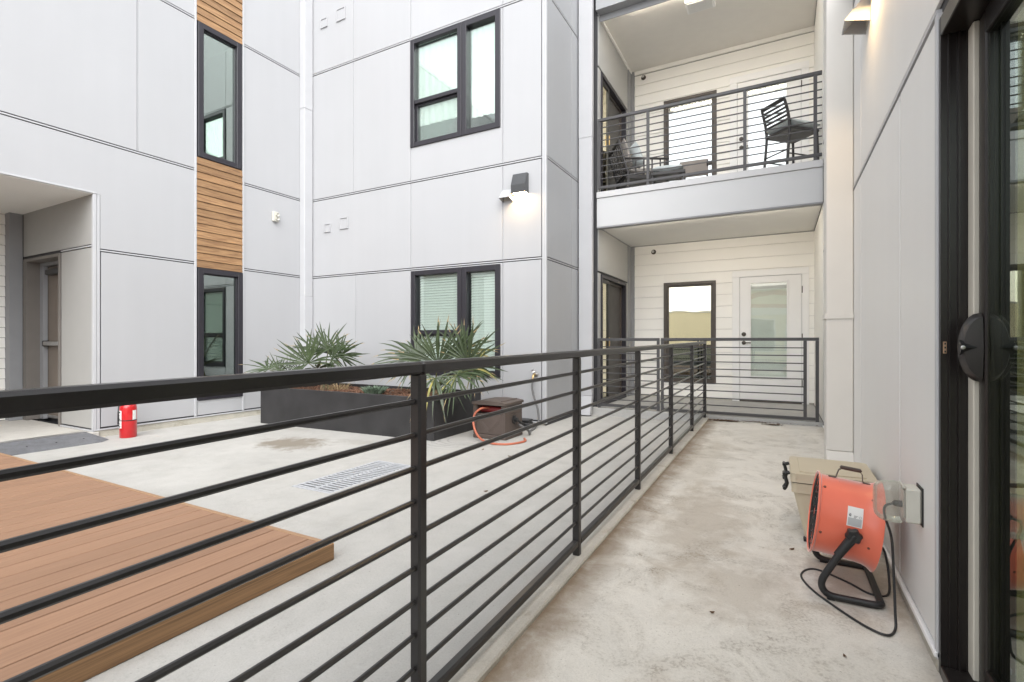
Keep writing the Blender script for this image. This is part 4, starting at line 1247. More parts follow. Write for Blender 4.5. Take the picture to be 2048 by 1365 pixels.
def palm(label, crown, leaves, trunk_r=0.045):
    p = thing('fan_palm', label, 'palm', (crown[0], crown[1], 0.40), group='fan palms in the steel planter')
    m = MB(); m.tube([(crown[0], crown[1], 0.36), (crown[0], crown[1], 0.46), (crown[0], crown[1], crown[2] + 0.02)], [trunk_r * 1.15, trunk_r, trunk_r * 0.5], 9)
    m.build('trunk', pm('palm_trunk', (0.13, 0.09, 0.055), 0.9, var=0.3, scale=40), p)
    for lf in leaves:
        palm_leaf(p, crown, *lf[0], **lf[1])
    return p
FC = (0.45, -0.85, 0.28)       # towards the walkway
cA = (-5.88, 5.10, 0.50)
palm('middle fan palm with dark green upright leaves before the corner downspout', cA, [
    (((-5.98, 4.92, 0.80), (-0.30, -0.25, 0.9), (0.35, -0.85, 0.30), 0.52), dict(droop=0.10)),
    (((-5.80, 5.12, 0.98), (0.20, 0.05, 1.0), (0.30, -0.9, 0.1), 0.50), dict(droop=0.10)),
    (((-5.60, 5.00, 0.85), (0.80, -0.1, 0.45), (0.2, -0.75, 0.6), 0.48), dict(droop=0.22)),
    (((-6.10, 5.15, 0.95), (-0.55, 0.2, 0.8), (0.6, -0.8, 0.2), 0.46), dict(droop=0.15)),
    (((-5.70, 4.85, 0.72), (0.55, -0.55, 0.35), (0.1, -0.4, 0.9), 0.42), dict(droop=0.3, nbl=22)),
    (((-5.75, 5.30, 0.90), (0.55, 0.3, 0.8), (0.5, -0.8, 0.3), 0.45), dict(droop=0.15, nbl=22)),
    (((-6.05, 4.83, 0.66), (-0.6, -0.4, 0.4), (0.1, -0.5, 0.85), 0.34), dict(droop=0.25, nbl=20)),
])
cB = (-3.86, 5.10, 0.50)
palm('largest fan palm with grey green leaves spilling over the right end of the planter', cB, [
    (((-3.70, 4.95, 0.84), (0.05, -0.05, 1.0), (0.35, -0.9, 0.2), 0.66), dict(droop=0.06, nbl=30)),
    (((-3.30, 5.02, 0.86), (0.45, 0.0, 0.85), (0.3, -0.9, 0.25), 0.52), dict(droop=0.08, nbl=28)),
    (((-3.36, 4.86, 0.72), (0.55, -0.25, -0.10), (0.20, -0.85, 0.5), 0.46), dict(droop=0.14, nbl=26, yellow=0.08)),
    (((-4.06, 4.98, 0.90), (-0.85, -0.15, 0.45), (0.2, -0.7, 0.65), 0.54), dict(droop=0.10, nbl=26)),
    (((-4.12, 5.10, 0.86), (-0.90, 0.0, 0.35), (0.1, -0.6, 0.8), 0.48), dict(droop=0.12, nbl=24)),
    (((-3.62, 4.78, 0.68), (0.25, -0.6, -0.45), (0.30, -0.5, 0.7), 0.46), dict(droop=0.30, nbl=20, yellow=0.10)),
    (((-3.50, 5.22, 1.00), (0.35, 0.1, 0.95), (0.3, -0.9, 0.1), 0.46), dict(droop=0.10, nbl=26, yellow=0.12)),
    (((-3.20, 4.98, 0.78), (0.85, -0.1, 0.4), (0.1, -0.8, 0.5), 0.40), dict(droop=0.15, nbl=24, yellow=0.25)),
])
cC = (-6.38, 4.95, 0.46)
palm('small low fan palm at the left end of the planter', cC, [
    (((-6.62, 4.74, 0.70), (-0.85, -0.25, 0.28), (0.2, -0.35, 0.9), 0.44), dict(droop=0.10, nbl=16)),
    (((-6.45, 4.80, 0.68), (-0.25, -0.2, 0.85), (0.4, -0.85, 0.3), 0.30), dict(droop=0.12, nbl=18)),
    (((-6.30, 4.85, 0.66), (0.35, -0.2, 0.75), (0.3, -0.85, 0.4), 0.28), dict(droop=0.15, nbl=16)),
], 0.03)

def tuft(name, label, cat, c, n, h, r, mat, spread=0.6, broad=0.006):
    m = MB()
    for i in range(n):
        a = random.uniform(0, 6.28); q = random.uniform(0, r)
        b = Vector((c[0] + q * math.cos(a), c[1] + q * math.sin(a), c[2]))
        d = Vector((math.cos(a) * random.uniform(0, spread), math.sin(a) * random.uniform(0, spread), 1)).normalized()
        L = h * random.uniform(0.5, 1.1)
        s_ = d.cross(Vector((random.uniform(-1, 1), random.uniform(-1, 1), 0.2))).normalized() * broad
        p1 = b + d * L * 0.55; p2 = b + d * L + Vector((math.cos(a), math.sin(a), -0.6)) * L * 0.18
        m.add([b - s_, b + s_, p1 + s_ * 0.8, p1 - s_ * 0.8, p2], [(0, 1, 2, 3), (3, 2, 4)])
    o = m.build(name, mat)
    return tag(o, label, cat)
tuft('herb_plant', 'small grey green herb clump in the middle of the planter mulch', 'plant', (-4.84, 5.05, 0.415), 420, 0.12, 0.12, herb, 1.1, 0.008)
tuft('dry_grass', 'dry straw coloured grass tuft in the planter by the middle palm', 'plant', (-5.52, 5.05, 0.41), 120, 0.18, 0.12, drym, 1.2, 0.003)

# bait boxes at the wall feet
def bait(label, x, y, z, rz):
    b = thing('bait_box', label, 'box', (x, y, z), rz, 'black bait boxes at the wall feet')
    m = MB(); m.box(-0.10, 0.10, -0.07, 0.07, 0.0, 0.085, b=0.012); m.build('body', black, b)
    m = MB(); m.box(-0.105, 0.105, -0.075, 0.075, 0.0855, 0.115, b=0.012); m.build('lid', black, b)
bait('small black bait box by the left end of the planter', -6.74, 4.95, gz(-6.74) + 0.001, R(90))
bait('small black bait box behind the brown hose reel box', -2.98, 5.86, gz(-2.98) + 0.001, 0.0)

# ------------------------------------------------------------------ hose reel, hoses, faucet
hx0, hx1, hy0, hy1, hz = -3.205, -2.775, 4.975, 5.405, gz(-3.0) + 0.001
hr = thing('hose_reel', 'dark brown resin hose reel box standing right of the planter', 'hose reel', (-2.99, 5.19, hz))
m = MB()
m.box(hx0, hx1, hy0 + 0.012, hy1, hz + 0.05, hz + 0.290, b=0.006)
m.box(hx0, hx0 + 0.05, hy0 + 0.012, hy1, hz + 0.2901, hz + 0.395, b=0.004); m.box(hx1 - 0.06, hx1, hy0 + 0.012, hy1, hz + 0.2901, hz + 0.395, b=0.004)
m.box(hx0 + 0.05, hx1 - 0.06, hy0 + 0.2, hy1, hz + 0.2901, hz + 0.395)
m.build('body', brown, hr, merge=False)
bp('base', hr, brown, hx0 - 0.006, hx1 + 0.006, hy0, hy1 + 0.006, hz, hz + 0.049, b=0.008)
m = MB()
f = lambda a, b, d: (a, d, b)
lid_poly = [(hx0 - 0.014, hz + 0.396), (hx1 + 0.014, hz + 0.396), (hx1 + 0.014, hz + 0.425), (hx1 - 0.05, hz + 0.437), ((hx0 + hx1) / 2, hz + 0.445), (hx0 + 0.05, hz + 0.437), (hx0 - 0.014, hz + 0.425)]
m.prism(lid_poly, f, hy0 - 0.012, hy1 + 0.012)
ld = m.build('lid', brown, hr)
bp('lid_rib', ld, brown, hx1 - 0.075, hx1 - 0.055, hy0 + 0.03, hy1 - 0.02, hz + 0.432, hz + 0.446, b=0.003)
for (x, y) in ((hx0, hy0), (hx1 - 0.035, hy0)):
    bp('corner_post', hr, brown, x - 0.003, x + 0.035, y + 0.002, y + 0.0115, hz + 0.051, hz + 0.39, b=0.003)
m = MB()      # herringbone relief on the front
for j in range(-3, 9):
    for s_ in (-1, 1):
        cx_, cz_ = (hx0 + hx1) / 2 + s_ * 0.075, hz + 0.055 + j * 0.03
        for (zlo, zhi) in (((hz + 0.06), (hz + 0.27)),):
            p0 = (cx_ - 0.07, cz_ - s_ * 0.07); p1 = (cx_ + 0.07, cz_ + s_ * 0.07)
            if min(p0[1], p1[1]) < zlo or max(p0[1], p1[1]) > zhi: continue
            m.tube([(p0[0], hy0 + 0.0125, p0[1]), (p1[0], hy0 + 0.0125, p1[1])], 0.004, 5)
m.build('front_relief', brown, hr, merge=False)
m = MB(); m.tube([(hx0 + 0.051, hy0 + 0.12, hz + 0.33), (hx1 - 0.061, hy0 + 0.12, hz + 0.33)], 0.04, 12); m.build('reel_drum', pm('reel_red', (0.20, 0.02, 0.02), 0.5), hr, smooth=50)
M = Matrix.Translation((hx1, 5.19, hz + 0.215)) @ Matrix.Rotation(R(90), 4, 'Y')
m = MB(); m.lathe([(0, 0), (0.05, 0), (0.05, 0.012), (0.026, 0.02), (0.026, 0.05), (0, 0.05)], 18, M=M)
ck = m.build('crank_hub', black, hr, smooth=40)
m = MB(); m.tube([(hx1 + 0.04, 5.19, hz + 0.215), (hx1 + 0.05, 5.26, hz + 0.175), (hx1 + 0.05, 5.36, hz + 0.14)], 0.013, 8)
m.tube([(hx1 + 0.046, 5.36, hz + 0.14), (hx1 + 0.13, 5.37, hz + 0.135)], 0.017, 10)
m.build('crank_arm', black, ck, smooth=40, merge=False)
gh = smooth_path([(-3.02, 5.12, hz + 0.335), (-3.08, 4.98, hz + 0.355), (-3.145, 4.915, hz + 0.29), (-3.14, 4.88, hz + 0.17), (-3.05, 4.83, hz + 0.06), (-2.92, 4.77, hz + 0.018), (-2.75, 4.72, hz + 0.014),
                  (-2.60, 4.80, hz + 0.014), (-2.535, 5.0, hz + 0.016), (-2.60, 5.12, hz + 0.018)], 8)
m = MB(); m.tube(gh, 0.0125, 10); o = m.build('garden_hose', hosem, smooth=60)
tag(o, 'orange garden hose looping out of the hose reel box onto the concrete', 'hose')
sh = smooth_path([(-2.915, 5.99, 0.60), (-2.915, 5.965, 0.50), (-2.875, 5.95, 0.36), (-2.815, 5.93, 0.22), (-2.790, 5.90, 0.07), (-2.80, 5.80, gz(-2.8) + 0.018), (-2.76, 5.60, gz(-2.8) + 0.015), (-2.68, 5.42, gz(-2.7) + 0.02), (-2.66, 5.32, 0.06), (-2.735, 5.24, 0.13)], 8)
m = MB(); m.tube(sh, 0.0145, 8); o = m.build('supply_hose', greyhose, smooth=60)
tag(o, 'thin grey hose hanging from the wall faucet down to the reel box', 'hose')
fc = thing('faucet', 'brass garden faucet on the bay wall near the outer corner', 'faucet', (-2.915, 6.10, 0.66))
m = MB(); M = Matrix.Translation((-2.915, 6.099, 0.67)) @ Matrix.Rotation(R(90), 4, 'X'); m.lathe([(0, 0), (0.035, 0), (0.033, 0.008), (0.014, 0.012), (0.014, 0.06), (0, 0.06)], 14, M=M); m.build('wall_flange', metal, fc, smooth=40)
m = MB(); m.tube([(-2.915, 6.045, 0.675), (-2.915, 6.01, 0.665), (-2.915, 5.99, 0.635), (-2.915, 5.99, 0.585)], [0.018, 0.018, 0.016, 0.018], 10); m.build('spout', brass, fc, smooth=50)
m = MB(); m.tube([(-2.915, 6.02, 0.68), (-2.915, 5.995, 0.715)], 0.008, 8)
M = Matrix.Translation((-2.915, 5.99, 0.72)) @ Matrix.Rotation(R(35), 4, 'X'); m.lathe([(0.022, -0.006), (0.032, 0), (0.022, 0.006)], 14, M=M, closed=True); m.box(-0.028, 0.028, -0.004, 0.004, -0.003, 0.003, M=M); m.build('handle', metal, fc, smooth=40, merge=False)

# ------------------------------------------------------------------ fire extinguisher
ex, ey, ez = -7.10, 3.17, gz(-7.10) + 0.001
fe = thing('fire_extinguisher', 'red fire extinguisher standing on the concrete by the left wall', 'fire extinguisher', (ex, ey, ez))
M = Matrix.Translation((ex, ey, ez))
m = MB(); m.lathe([(0, 0.0), (0.083, 0.0), (0.088, 0.008), (0.088, 0.36), (0.080, 0.40), (0.055, 0.43), (0.028, 0.442), (0.026, 0.46), (0, 0.46)], 28, M=M); m.build('cylinder', redp, fe, smooth=35)
m = MB(); m.lathe([(0.0, 0.4605), (0.024, 0.4605), (0.024, 0.495), (0.0, 0.495)], 14, M=M); vv = m.build('valve', metal, fe, smooth=40)
m = MB()
m.box(ex - 0.02, ex + 0.105, ey - 0.012, ey + 0.012, ez + 0.497, ez + 0.508, b=0.003)
M2 = Matrix.Translation((ex - 0.01, ey, ez + 0.515)) @ Matrix.Rotation(R(-16), 4, 'Y'); m.box(0, 0.115, -0.012, 0.012, 0, 0.011, b=0.003, M=M2)
m.build('lever', redp, vv, merge=False)
m = MB(); m.tube(smooth_path([(ex - 0.02, ey - 0.005, ez + 0.48), (ex - 0.06, ey - 0.03, ez + 0.48), (ex - 0.098, ey - 0.045, ez + 0.42), (ex - 0.075, ey - 0.070, ez + 0.30), (ex - 0.072, ey - 0.072, ez + 0.16)], 6), 0.011, 8); m.build('hose', black, fe, smooth=50)
def wrap(m, a0, a1, z0, z1, r, mi=0, n=10):
    vs = []
    for i in range(n + 1):
        a = a0 + (a1 - a0) * i / n
        for z in (z0, z1):
            vs.append((ex + r * math.cos(a), ey + r * math.sin(a), ez + z))
    m.add(vs, [(2 * i, 2 * i + 2, 2 * i + 3, 2 * i + 1) for i in range(n)], mi)
m = MB(); wrap(m, R(-116), R(-72), 0.12, 0.335, 0.0886)
lb = m.build('label', labelw, fe)
m = MB()
for (z0, z1) in ((0.306, 0.322), (0.268, 0.276), (0.245, 0.25), (0.222, 0.236), (0.175, 0.180), (0.160, 0.165), (0.13, 0.145)): wrap(m, R(-110), R(-84), z0, z1, 0.0889)
m.build('print', ink, lb)['kind'] = 'stuff'
m = MB(); wrap(m, R(5), R(40), 0.22, 0.335, 0.0886); m.build('label', labelw, fe)
m = MB(); wrap(m, R(-180), R(180), 0.208, 0.218, 0.0893, n=30); m.build('strap', black, fe)

# ------------------------------------------------------------------ threshold ramp
rp = thing('threshold_ramp', 'grey metal threshold ramp lying before the left entry recess', 'ramp', (-7.2, 2.2, gz(-7.2)))
m = MB()
zr = gz(-7.0) + 0.001
poly = [(-7.40, zr + 0.0), (-7.40, 0.020), (-7.37, 0.020), (-7.005, zr + 0.010), (-7.0, zr)]
m.prism(poly, lambda a, b, d: (a, d, b), 0.6, 2.86)
m.add([(-7.40, 2.8605, zr), (-7.40, 2.8605, 0.020), (-7.0, 2.8605, zr), (-7.12, 2.98, zr + 0.001), (-7.40, 2.90, zr + 0.001)], [(0, 1, 4), (1, 2, 3), (1, 3, 4)])
m.build('plate', rampm, rp)
bp('top_lip', rp, metal, -7.46, -7.372, 0.6, 2.855, 0.021, 0.026, b=0.002)
for i in range(9):
    M = Matrix.Translation((-7.17, 0.75 + i * 0.25, zr + 0.046)) @ Matrix.Rotation(R(10), 4, 'Y')
    m = MB(); m.lathe([(0, -0.002), (0.009, -0.002), (0.006, 0.003), (0, 0.004)], 8, M=M); m.build('screw', black, rp)

# ------------------------------------------------------------------ wall lamps and hoods
def wall_lamp(label, pl, a, z, loc):
    L_ = thing('wall_lamp', label, 'lamp', loc, group='lit wall lamps')
    m = MB()
    h = 0.275; wd = 0.108
    f = pl.fn
    pr = [(0.002, z), (0.105, z), (0.118, z + 0.11), (0.055, z + h), (0.002, z + h)]
    vs = [f(a - wd, q, d) for d, q in pr] + [f(a + wd, q, d) for d, q in pr]
    n = len(pr)
    m.add(vs, [list(range(n)), [n + i for i in range(n)][::-1]] + [(i, (i + 1) % n, n + (i + 1) % n, n + i) for i in range(1, n)])
    m.build('housing', lampm, L_)
    m = MB(); m.box(*pl.ext(a - wd + 0.02, a + wd - 0.02, z + 0.001, z + 0.012, 0.02, 0.098), b=0.002); m.build('lens', lens, L_)
    return L_
wall_lamp('lit dark wall lamp on the bay glowing onto the pale panel', PB, -3.140, 3.135, (-3.14, 6.1, 3.27))
wall_lamp('lit wall lamp high on the right wall just above the frame', PR, 3.42, 3.135, (0.47, 3.42, 3.27))

def vent_hood(label, pl, a, z, loc, flip=1):
    v = thing('vent_hood', label, 'vent', loc, group='sheet metal vent hoods')
    f = pl.fn
    wd = 0.082
    m = MB()
    pr = [(0.0, z + 0.165), (0.02, z + 0.165), (0.13, z + 0.045), (0.13, z + 0.035), (0.0, z)]
    t = 0.004
    # top sheet, side cheeks
    m.add([f(a - wd, z + 0.165, 0.002), f(a + wd, z + 0.165, 0.002), f(a + wd, z + 0.165, 0.02), f(a - wd, z + 0.165, 0.02), f(a + wd, z + 0.035, 0.13), f(a - wd, z + 0.035, 0.13),
           f(a - wd, z + 0.16, 0.002), f(a + wd, z + 0.16, 0.002), f(a + wd, z + 0.158, 0.018), f(a - wd, z + 0.158, 0.018), f(a + wd, z + 0.033, 0.124), f(a - wd, z + 0.033, 0.124)],
          [(0, 1, 2, 3), (3, 2, 4, 5), (7, 6, 9, 8), (8, 9, 11, 10), (5, 4, 10, 11)])
    for s_ in (-1, 1):
        x0, x1 = a + s_ * wd, a + s_ * (wd - t)
        m.add([f(x0, z + 0.165, 0.002), f(x0, z + 0.165, 0.02), f(x0, z + 0.035, 0.13), f(x0, z, 0.002), f(x1, z + 0.16, 0.002), f(x1, z + 0.158, 0.018), f(x1, z + 0.033, 0.124), f(x1, z, 0.002)],
              [(0, 1, 2, 3), (4, 7, 6, 5), (2, 6, 7, 3)])
    m.build('hood', trim, v)
    m = MB(); m.box(*pl.ext(a - wd + 0.006, a + wd - 0.006, z + 0.02, z + 0.15, 0.0005, 0.004)); m.build('backdraft_flap', pm('flap_grey', (0.45, 0.43, 0.38), 0.5), v)
vent_hood('white sheet metal vent hood left of the lit bay lamp', PB, -3.352, 3.060, (-3.352, 6.1, 3.1))
vent_hood('vent hood high on the right wall at the top of the picture', PR, 3.72, 3.040, (0.47, 3.72, 3.1))

def wall_vent(label, a, z, s_, loc):
    v = thing('wall_vent', label, 'vent', loc, group='flat square wall vents on the bay')
    m = MB(); frame_bars(m, PB, a - s_, a + s_, z - s_, z + s_, 0.016, 0.0005, 0.020, 0.002); m.build('frame', panel, v)
    m = MB(); m.box(*PB.ext(a - s_ + 0.017, a + s_ - 0.017, z - s_ + 0.017, z + s_ - 0.022, 0.0005, 0.010)); m.build('cover', panel, v)
for (a, z, s_, lb_) in [(-7.010, 6.665, 0.082, 'small upper square vent near the top of the bay wall'), (-6.600, 6.690, 0.105, 'larger upper square vent near the top of the bay wall'),
                        (-6.925, 3.080, 0.074, 'small lower square vent on the bay beside the corner downspout'), (-6.528, 3.120, 0.098, 'larger lower square vent on the bay wall')]:
    wall_vent(lb_, a, z, s_, (a, 6.1, z))

al = thing('wall_alarm', 'small beige alarm box with horn on the left wing wall', 'alarm', (-7.42, 5.43, 3.18))
m = MB(); m.box(*PL.ext(5.375, 5.475, 3.105, 3.265, 0.0005, 0.05), b=0.006); m.build('box', beige, al)
m = MB()
for zz in (3.150, 3.215):
    M = Matrix.Translation(PL.fn(5.43, zz, 0.05)) @ Matrix.Rotation(R(90), 4, 'Y'); m.lathe([(0, 0), (0.016, 0), (0.030, 0.035), (0.026, 0.036), (0.0, 0.012)], 14, M=M)
m.build('horn', beige, al, smooth=40, merge=False)

def sprinkler(label, x, z):
    s_ = thing('sprinkler', label, 'sprinkler', (x, 9.33, z), group='fire sprinkler heads on the white siding')
    M = Matrix.Translation((x, 9.328, z)) @ Matrix.Rotation(R(90), 4, 'X')
    m = MB(); m.lathe([(0, 0), (0.045, 0), (0.043, 0.010), (0.018, 0.014), (0.018, 0.05), (0, 0.05)], 18, M=M); m.build('escutcheon', bronze, s_, smooth=40)
    M = Matrix.Translation((x, 9.275, z)) @ Matrix.Rotation(R(90), 4, 'X')
    m = MB(); m.lathe([(0, 0), (0.024, 0), (0.024, 0.006), (0, 0.006)], 14, M=M); m.build('deflector', metal, s_, smooth=40)
sprinkler('sprinkler head on the siding above the patio window', -2.066, 2.760)
sprinkler('sprinkler head on the siding above the balcony window', -2.250, 6.020)

cl = thing('ceiling_light', 'flat white fixture on the balcony ceiling at the top edge', 'light fixture', (-1.05, 8.0, 6.17))
m = MB(); m.box(-1.26, -0.86, 7.72, 8.02, 6.125, 6.174, b=0.008); m.build('tray', white, cl)
m = MB(); m.box(-1.23, -0.89, 7.75, 7.99, 6.112, 6.1245, b=0.004); m.build('diffuser', labelw, cl)

def fill_strip(label, z):  # unseen warm strips, added to brighten the patio and balcony recess
    sl_ = thing('fill_strip', label, 'light', (-1.0, 7.53, z), group='added unseen fill lights behind the balcony edges')
    bp('channel', sl_, trim, -2.1, 0.15, 7.514, 7.519, z - 0.024, z - 0.002)
    bp('diffuser', sl_, strip_em, -2.1, 0.15, 7.5195, 7.534, z - 0.022, z - 0.003)
    bp('shield', sl_, soffit, -2.12, 0.17, 7.5142, 7.574, z - 0.0022, z + 0.0012)
strip_em = emit_mat('fill_strip_glow', (1.0, 0.89, 0.74), 24.0)
fill_strip('added unseen warm fill light behind the lower balcony edge, washing the patio siding', 2.893)
fill_strip('added unseen warm fill light behind the roof beam, washing the balcony siding', 6.173)

# ------------------------------------------------------------------ outlet with clear bubble cover
ot = thing('outlet_cover', 'outdoor socket with clear bubble cover on the right wall above the fan', 'outlet', (0.47, 2.42, 0.5))
m = MB(); m.box(0.466, 0.4695, 2.372, 2.468, 0.422, 0.566); m.build('gasket', black, ot)
m = MB(); m.box(0.418, 0.4658, 2.376, 2.464, 0.428, 0.560, b=0.006); bx = m.build('base_box', beige, ot)
m = MB(); m.tube([(0.412, 2.385, 0.562), (0.412, 2.455, 0.562)], 0.006, 8); m.build('hinge', beige, bx)
bp('socket_face', bx, pm('socket_white', (0.6, 0.59, 0.56), 0.45), 0.413, 0.4175, 2.388, 2.452, 0.445, 0.548, b=0.002)
m = MB()
def rrect(x, y0, y1, z0, z1, r, n=5):
    pts = []
    for (cy, cz, a0) in ((y1 - r, z1 - r, 0), (y0 + r, z1 - r, 90), (y0 + r, z0 + r, 180), (y1 - r, z0 + r, 270)):
        for i in range(n + 1):
            a = R(a0 + 90 * i / n); pts.append((x, cy + r * math.cos(a), cz + r * math.sin(a)))
    return pts
secs = [(0.412, 0.0), (0.395, -0.004), (0.350, -0.001), (0.335, 0.006), (0.326, 0.016), (0.322, 0.030)]
loops = [rrect(xx, 2.376 + q, 2.464 - q, 0.424 + q, 0.566 - q, 0.022 if i < 4 else 0.014) for i, (xx, q) in enumerate(secs)]
n = len(loops[0])
vs = [p for lp in loops for p in lp]
fs = [(i * n + k, i * n + (k + 1) % n, (i + 1) * n + (k + 1) % n, (i + 1) * n + k) for i in range(len(loops) - 1) for k in range(n)] + [[(len(loops) - 1) * n + k for k in range(n)]]
m.add(vs, fs); m.build('bubble_cover', clearp, ot, smooth=50)
m = MB(); M = Matrix.Translation((0.4125, 2.42, 0.488)) @ Matrix.Rotation(R(-90), 4, 'Y'); m.lathe([(0, 0), (0.013, 0), (0.012, 0.022), (0.006, 0.03), (0, 0.03)], 12, M=M); pg = m.build('plug', black, ot, smooth=40)

# ------------------------------------------------------------------ orange drum fan
fx, fy = 0.258, 2.755
fz = wz(2.7)
fn_ = thing('drum_fan', 'orange drum fan on black tube stand on the walkway', 'fan', (fx, fy, fz), R(0.5))
T = Matrix.Translation((-0.004, 0, 0.300)) @ Matrix.Rotation(R(7), 4, 'Y') @ Matrix.Diagonal((0.84, 0.93, 0.93, 1))
TX = T @ Matrix.Rotation(R(90), 4, 'Y')          # lathe Z -> fan axis
m = MB()
outer = [(0.203, -0.146), (0.203, -0.138), (0.192, -0.130), (0.190, -0.10), (0.190, 0.06), (0.193, 0.095), (0.202, 0.122), (0.214, 0.138), (0.217, 0.142)]
inner = [(0.214, 0.1435), (0.198, 0.125), (0.188, 0.095), (0.186, 0.06), (0.186, -0.12), (0.197, -0.141), (0.200, -0.146)]
m.lathe(outer + inner, 56, M=TX, closed=True)
drum = m.build('drum', orange, fn_, smooth=50)
for (gx, gr, nm) in ((-0.138, 0.192, 'front_grille'), (0.128, 0.195, 'rear_grille')):
    m = MB()
    for r in (0.04, 0.07, 0.10, 0.13, 0.16, 0.187):
        if r > gr: continue
        ring = [TX @ Vector((r * math.cos(2 * math.pi * k / 40), r * math.sin(2 * math.pi * k / 40), gx)) for k in range(41)]
        m.tube(ring, 0.0022, 5, caps=False)
    for k in range(10):
        a = 2 * math.pi * k / 10
        m.tube([TX @ Vector((0.03 * math.cos(a), 0.03 * math.sin(a), gx)), TX @ Vector((0.19 * math.cos(a), 0.19 * math.sin(a), gx))], 0.0024, 5)
    m.build(nm, black, drum, merge=False)
m = MB()
m.lathe([(0, -0.08), (0.045, -0.08), (0.05, -0.06), (0.05, 0.05), (0.0, 0.06)], 18, M=TX)
m.build('motor', black, fn_, smooth=40)
for k in range(5):
    a = 2 * math.pi * k / 5
    m = MB()
    vs = []
    for i in range(5):
        r = 0.045 + 0.132 * i / 4
        tw = R(38 - 18 * i / 4); wd = 0.05 + 0.012 * i
        for s_ in (-1, 1):
            y_ = s_ * wd * math.cos(tw); x_ = s_ * wd * math.sin(tw) * 0.6 - 0.03
            ang = a
            vs.append(TX @ Vector((r * math.cos(ang) - y_ * math.sin(ang) * 0.8, r * math.sin(ang) + y_ * math.cos(ang) * 0.8, x_)))
    n0 = len(vs)
    vs2 = [v + TX.to_3x3() @ Vector((0, 0, 0.003)) for v in vs]
    fs = []
    for i in range(4):
        q = 2 * i
        fs += [(q, q + 1, q + 3, q + 2), (n0 + q, n0 + q + 2, n0 + q + 3, n0 + q + 1)]
    m.add(vs + vs2, fs); m.build('blade', pm('fan_blade', (0.10, 0.10, 0.10), 0.5), fn_, smooth=60)
# carrying handle on top
m = MB()
hp = [(-0.095, 0, 0.192), (-0.062, 0, 0.194), (-0.054, 0, 0.232), (-0.042, 0, 0.243), (0.042, 0, 0.243), (0.054, 0, 0.232), (0.062, 0, 0.194), (0.095, 0, 0.192)]
for i in range(len(hp) - 1):
    a, b = Vector(hp[i]), Vector(hp[i + 1]); d = b - a
    M = T @ Matrix.Translation((a + b) / 2) @ d.to_track_quat('X', 'Z').to_matrix().to_4x4()
    m.box(-d.length / 2 - 0.001, d.length / 2 + 0.001, -0.011, 0.011, -0.0015, 0.0015, M=M)
hb = m.build('handle_bracket', pm('handle_steel', (0.12, 0.10, 0.085), 0.5, metal=0.4), fn_, merge=False)
m = MB(); m.box(-0.05, 0.05, -0.015, 0.015, 0.240, 0.256, b=0.006, M=T); m.build('handle_grip', pm('grip_brown', (0.06, 0.04, 0.032), 0.5), hb)
for sy in (-1, 1):
    for (x_, a) in ((-0.118, 56), (0.095, 50), (-0.118, -12), (0.095, -18)):
        rr = 0.1925
        p = T @ Vector((x_, sy * rr * math.cos(R(a)), rr * math.sin(R(a))))
        nrm = (T.to_3x3() @ Vector((0, sy * math.cos(R(a)), math.sin(R(a)))))
        M = Matrix.Translation(p) @ nrm.to_track_quat('Z', 'Y').to_matrix().to_4x4()
        m = MB(); m.lathe([(0, -0.002), (0.006, -0.002), (0.005, 0.002), (0, 0.003)], 10, M=M); m.build('screw', pm('screw_rust', (0.16, 0.06, 0.04), 0.5), drum)
# sticker wrapped on the near side
def on_drum(x_, a, r=0.1912):
    return T @ Vector((x_, -r * math.cos(R(a)), r * math.sin(R(a))))
def sticker(name, mat, x0, x1, a0, a1, parent, r):
    m = MB(); vs = []
    for i in range(7):
        a = a0 + (a1 - a0) * i / 6
        vs += [on_drum(x0, a, r), on_drum(x1, a, r)]
    m.add(vs, [(2 * i, 2 * i + 1, 2 * i + 3, 2 * i + 2) for i in range(6)])
    return m.build(name, mat, parent)
sk = sticker('label', labelw, -0.012, 0.055, 7, 34, drum, 0.1914)
sticker('print_field', inkg, -0.008, 0.051, 8.0, 18.5, sk, 0.1917)
for k in range(3): sticker('print_line', ink, 0.016, 0.033 - 0.004 * k, 21.5 - k * 1.3, 22.0 - k * 1.3, sk, 0.1918)
def ring_mark(name, cx_, ca, r0, r1, a0, a1, mat):
    m = MB(); vs = []
    n = 16
    for i in range(n + 1):
        t = R(a0 + (a1 - a0) * i / n)
        for r in (r0, r1):
            vs.append(on_drum(cx_ + r * math.cos(t), ca + math.degrees(r * math.sin(t) / 0.191), 0.1919))
    m.add(vs, [(2 * i, 2 * i + 1, 2 * i + 3, 2 * i + 2) for i in range(n)])
    m.build(name, mat, sk)
ring_mark('logo', 0.001, 22.0, 0.0030, 0.0062, 40, 320, ink)
ring_mark('logo', 0.002, 22.0, 0.0, 0.0018, 0, 360, ink)
ring_mark('round_mark', 0.044, 20.8, 0.0035, 0.0062, 0, 360, inkg)
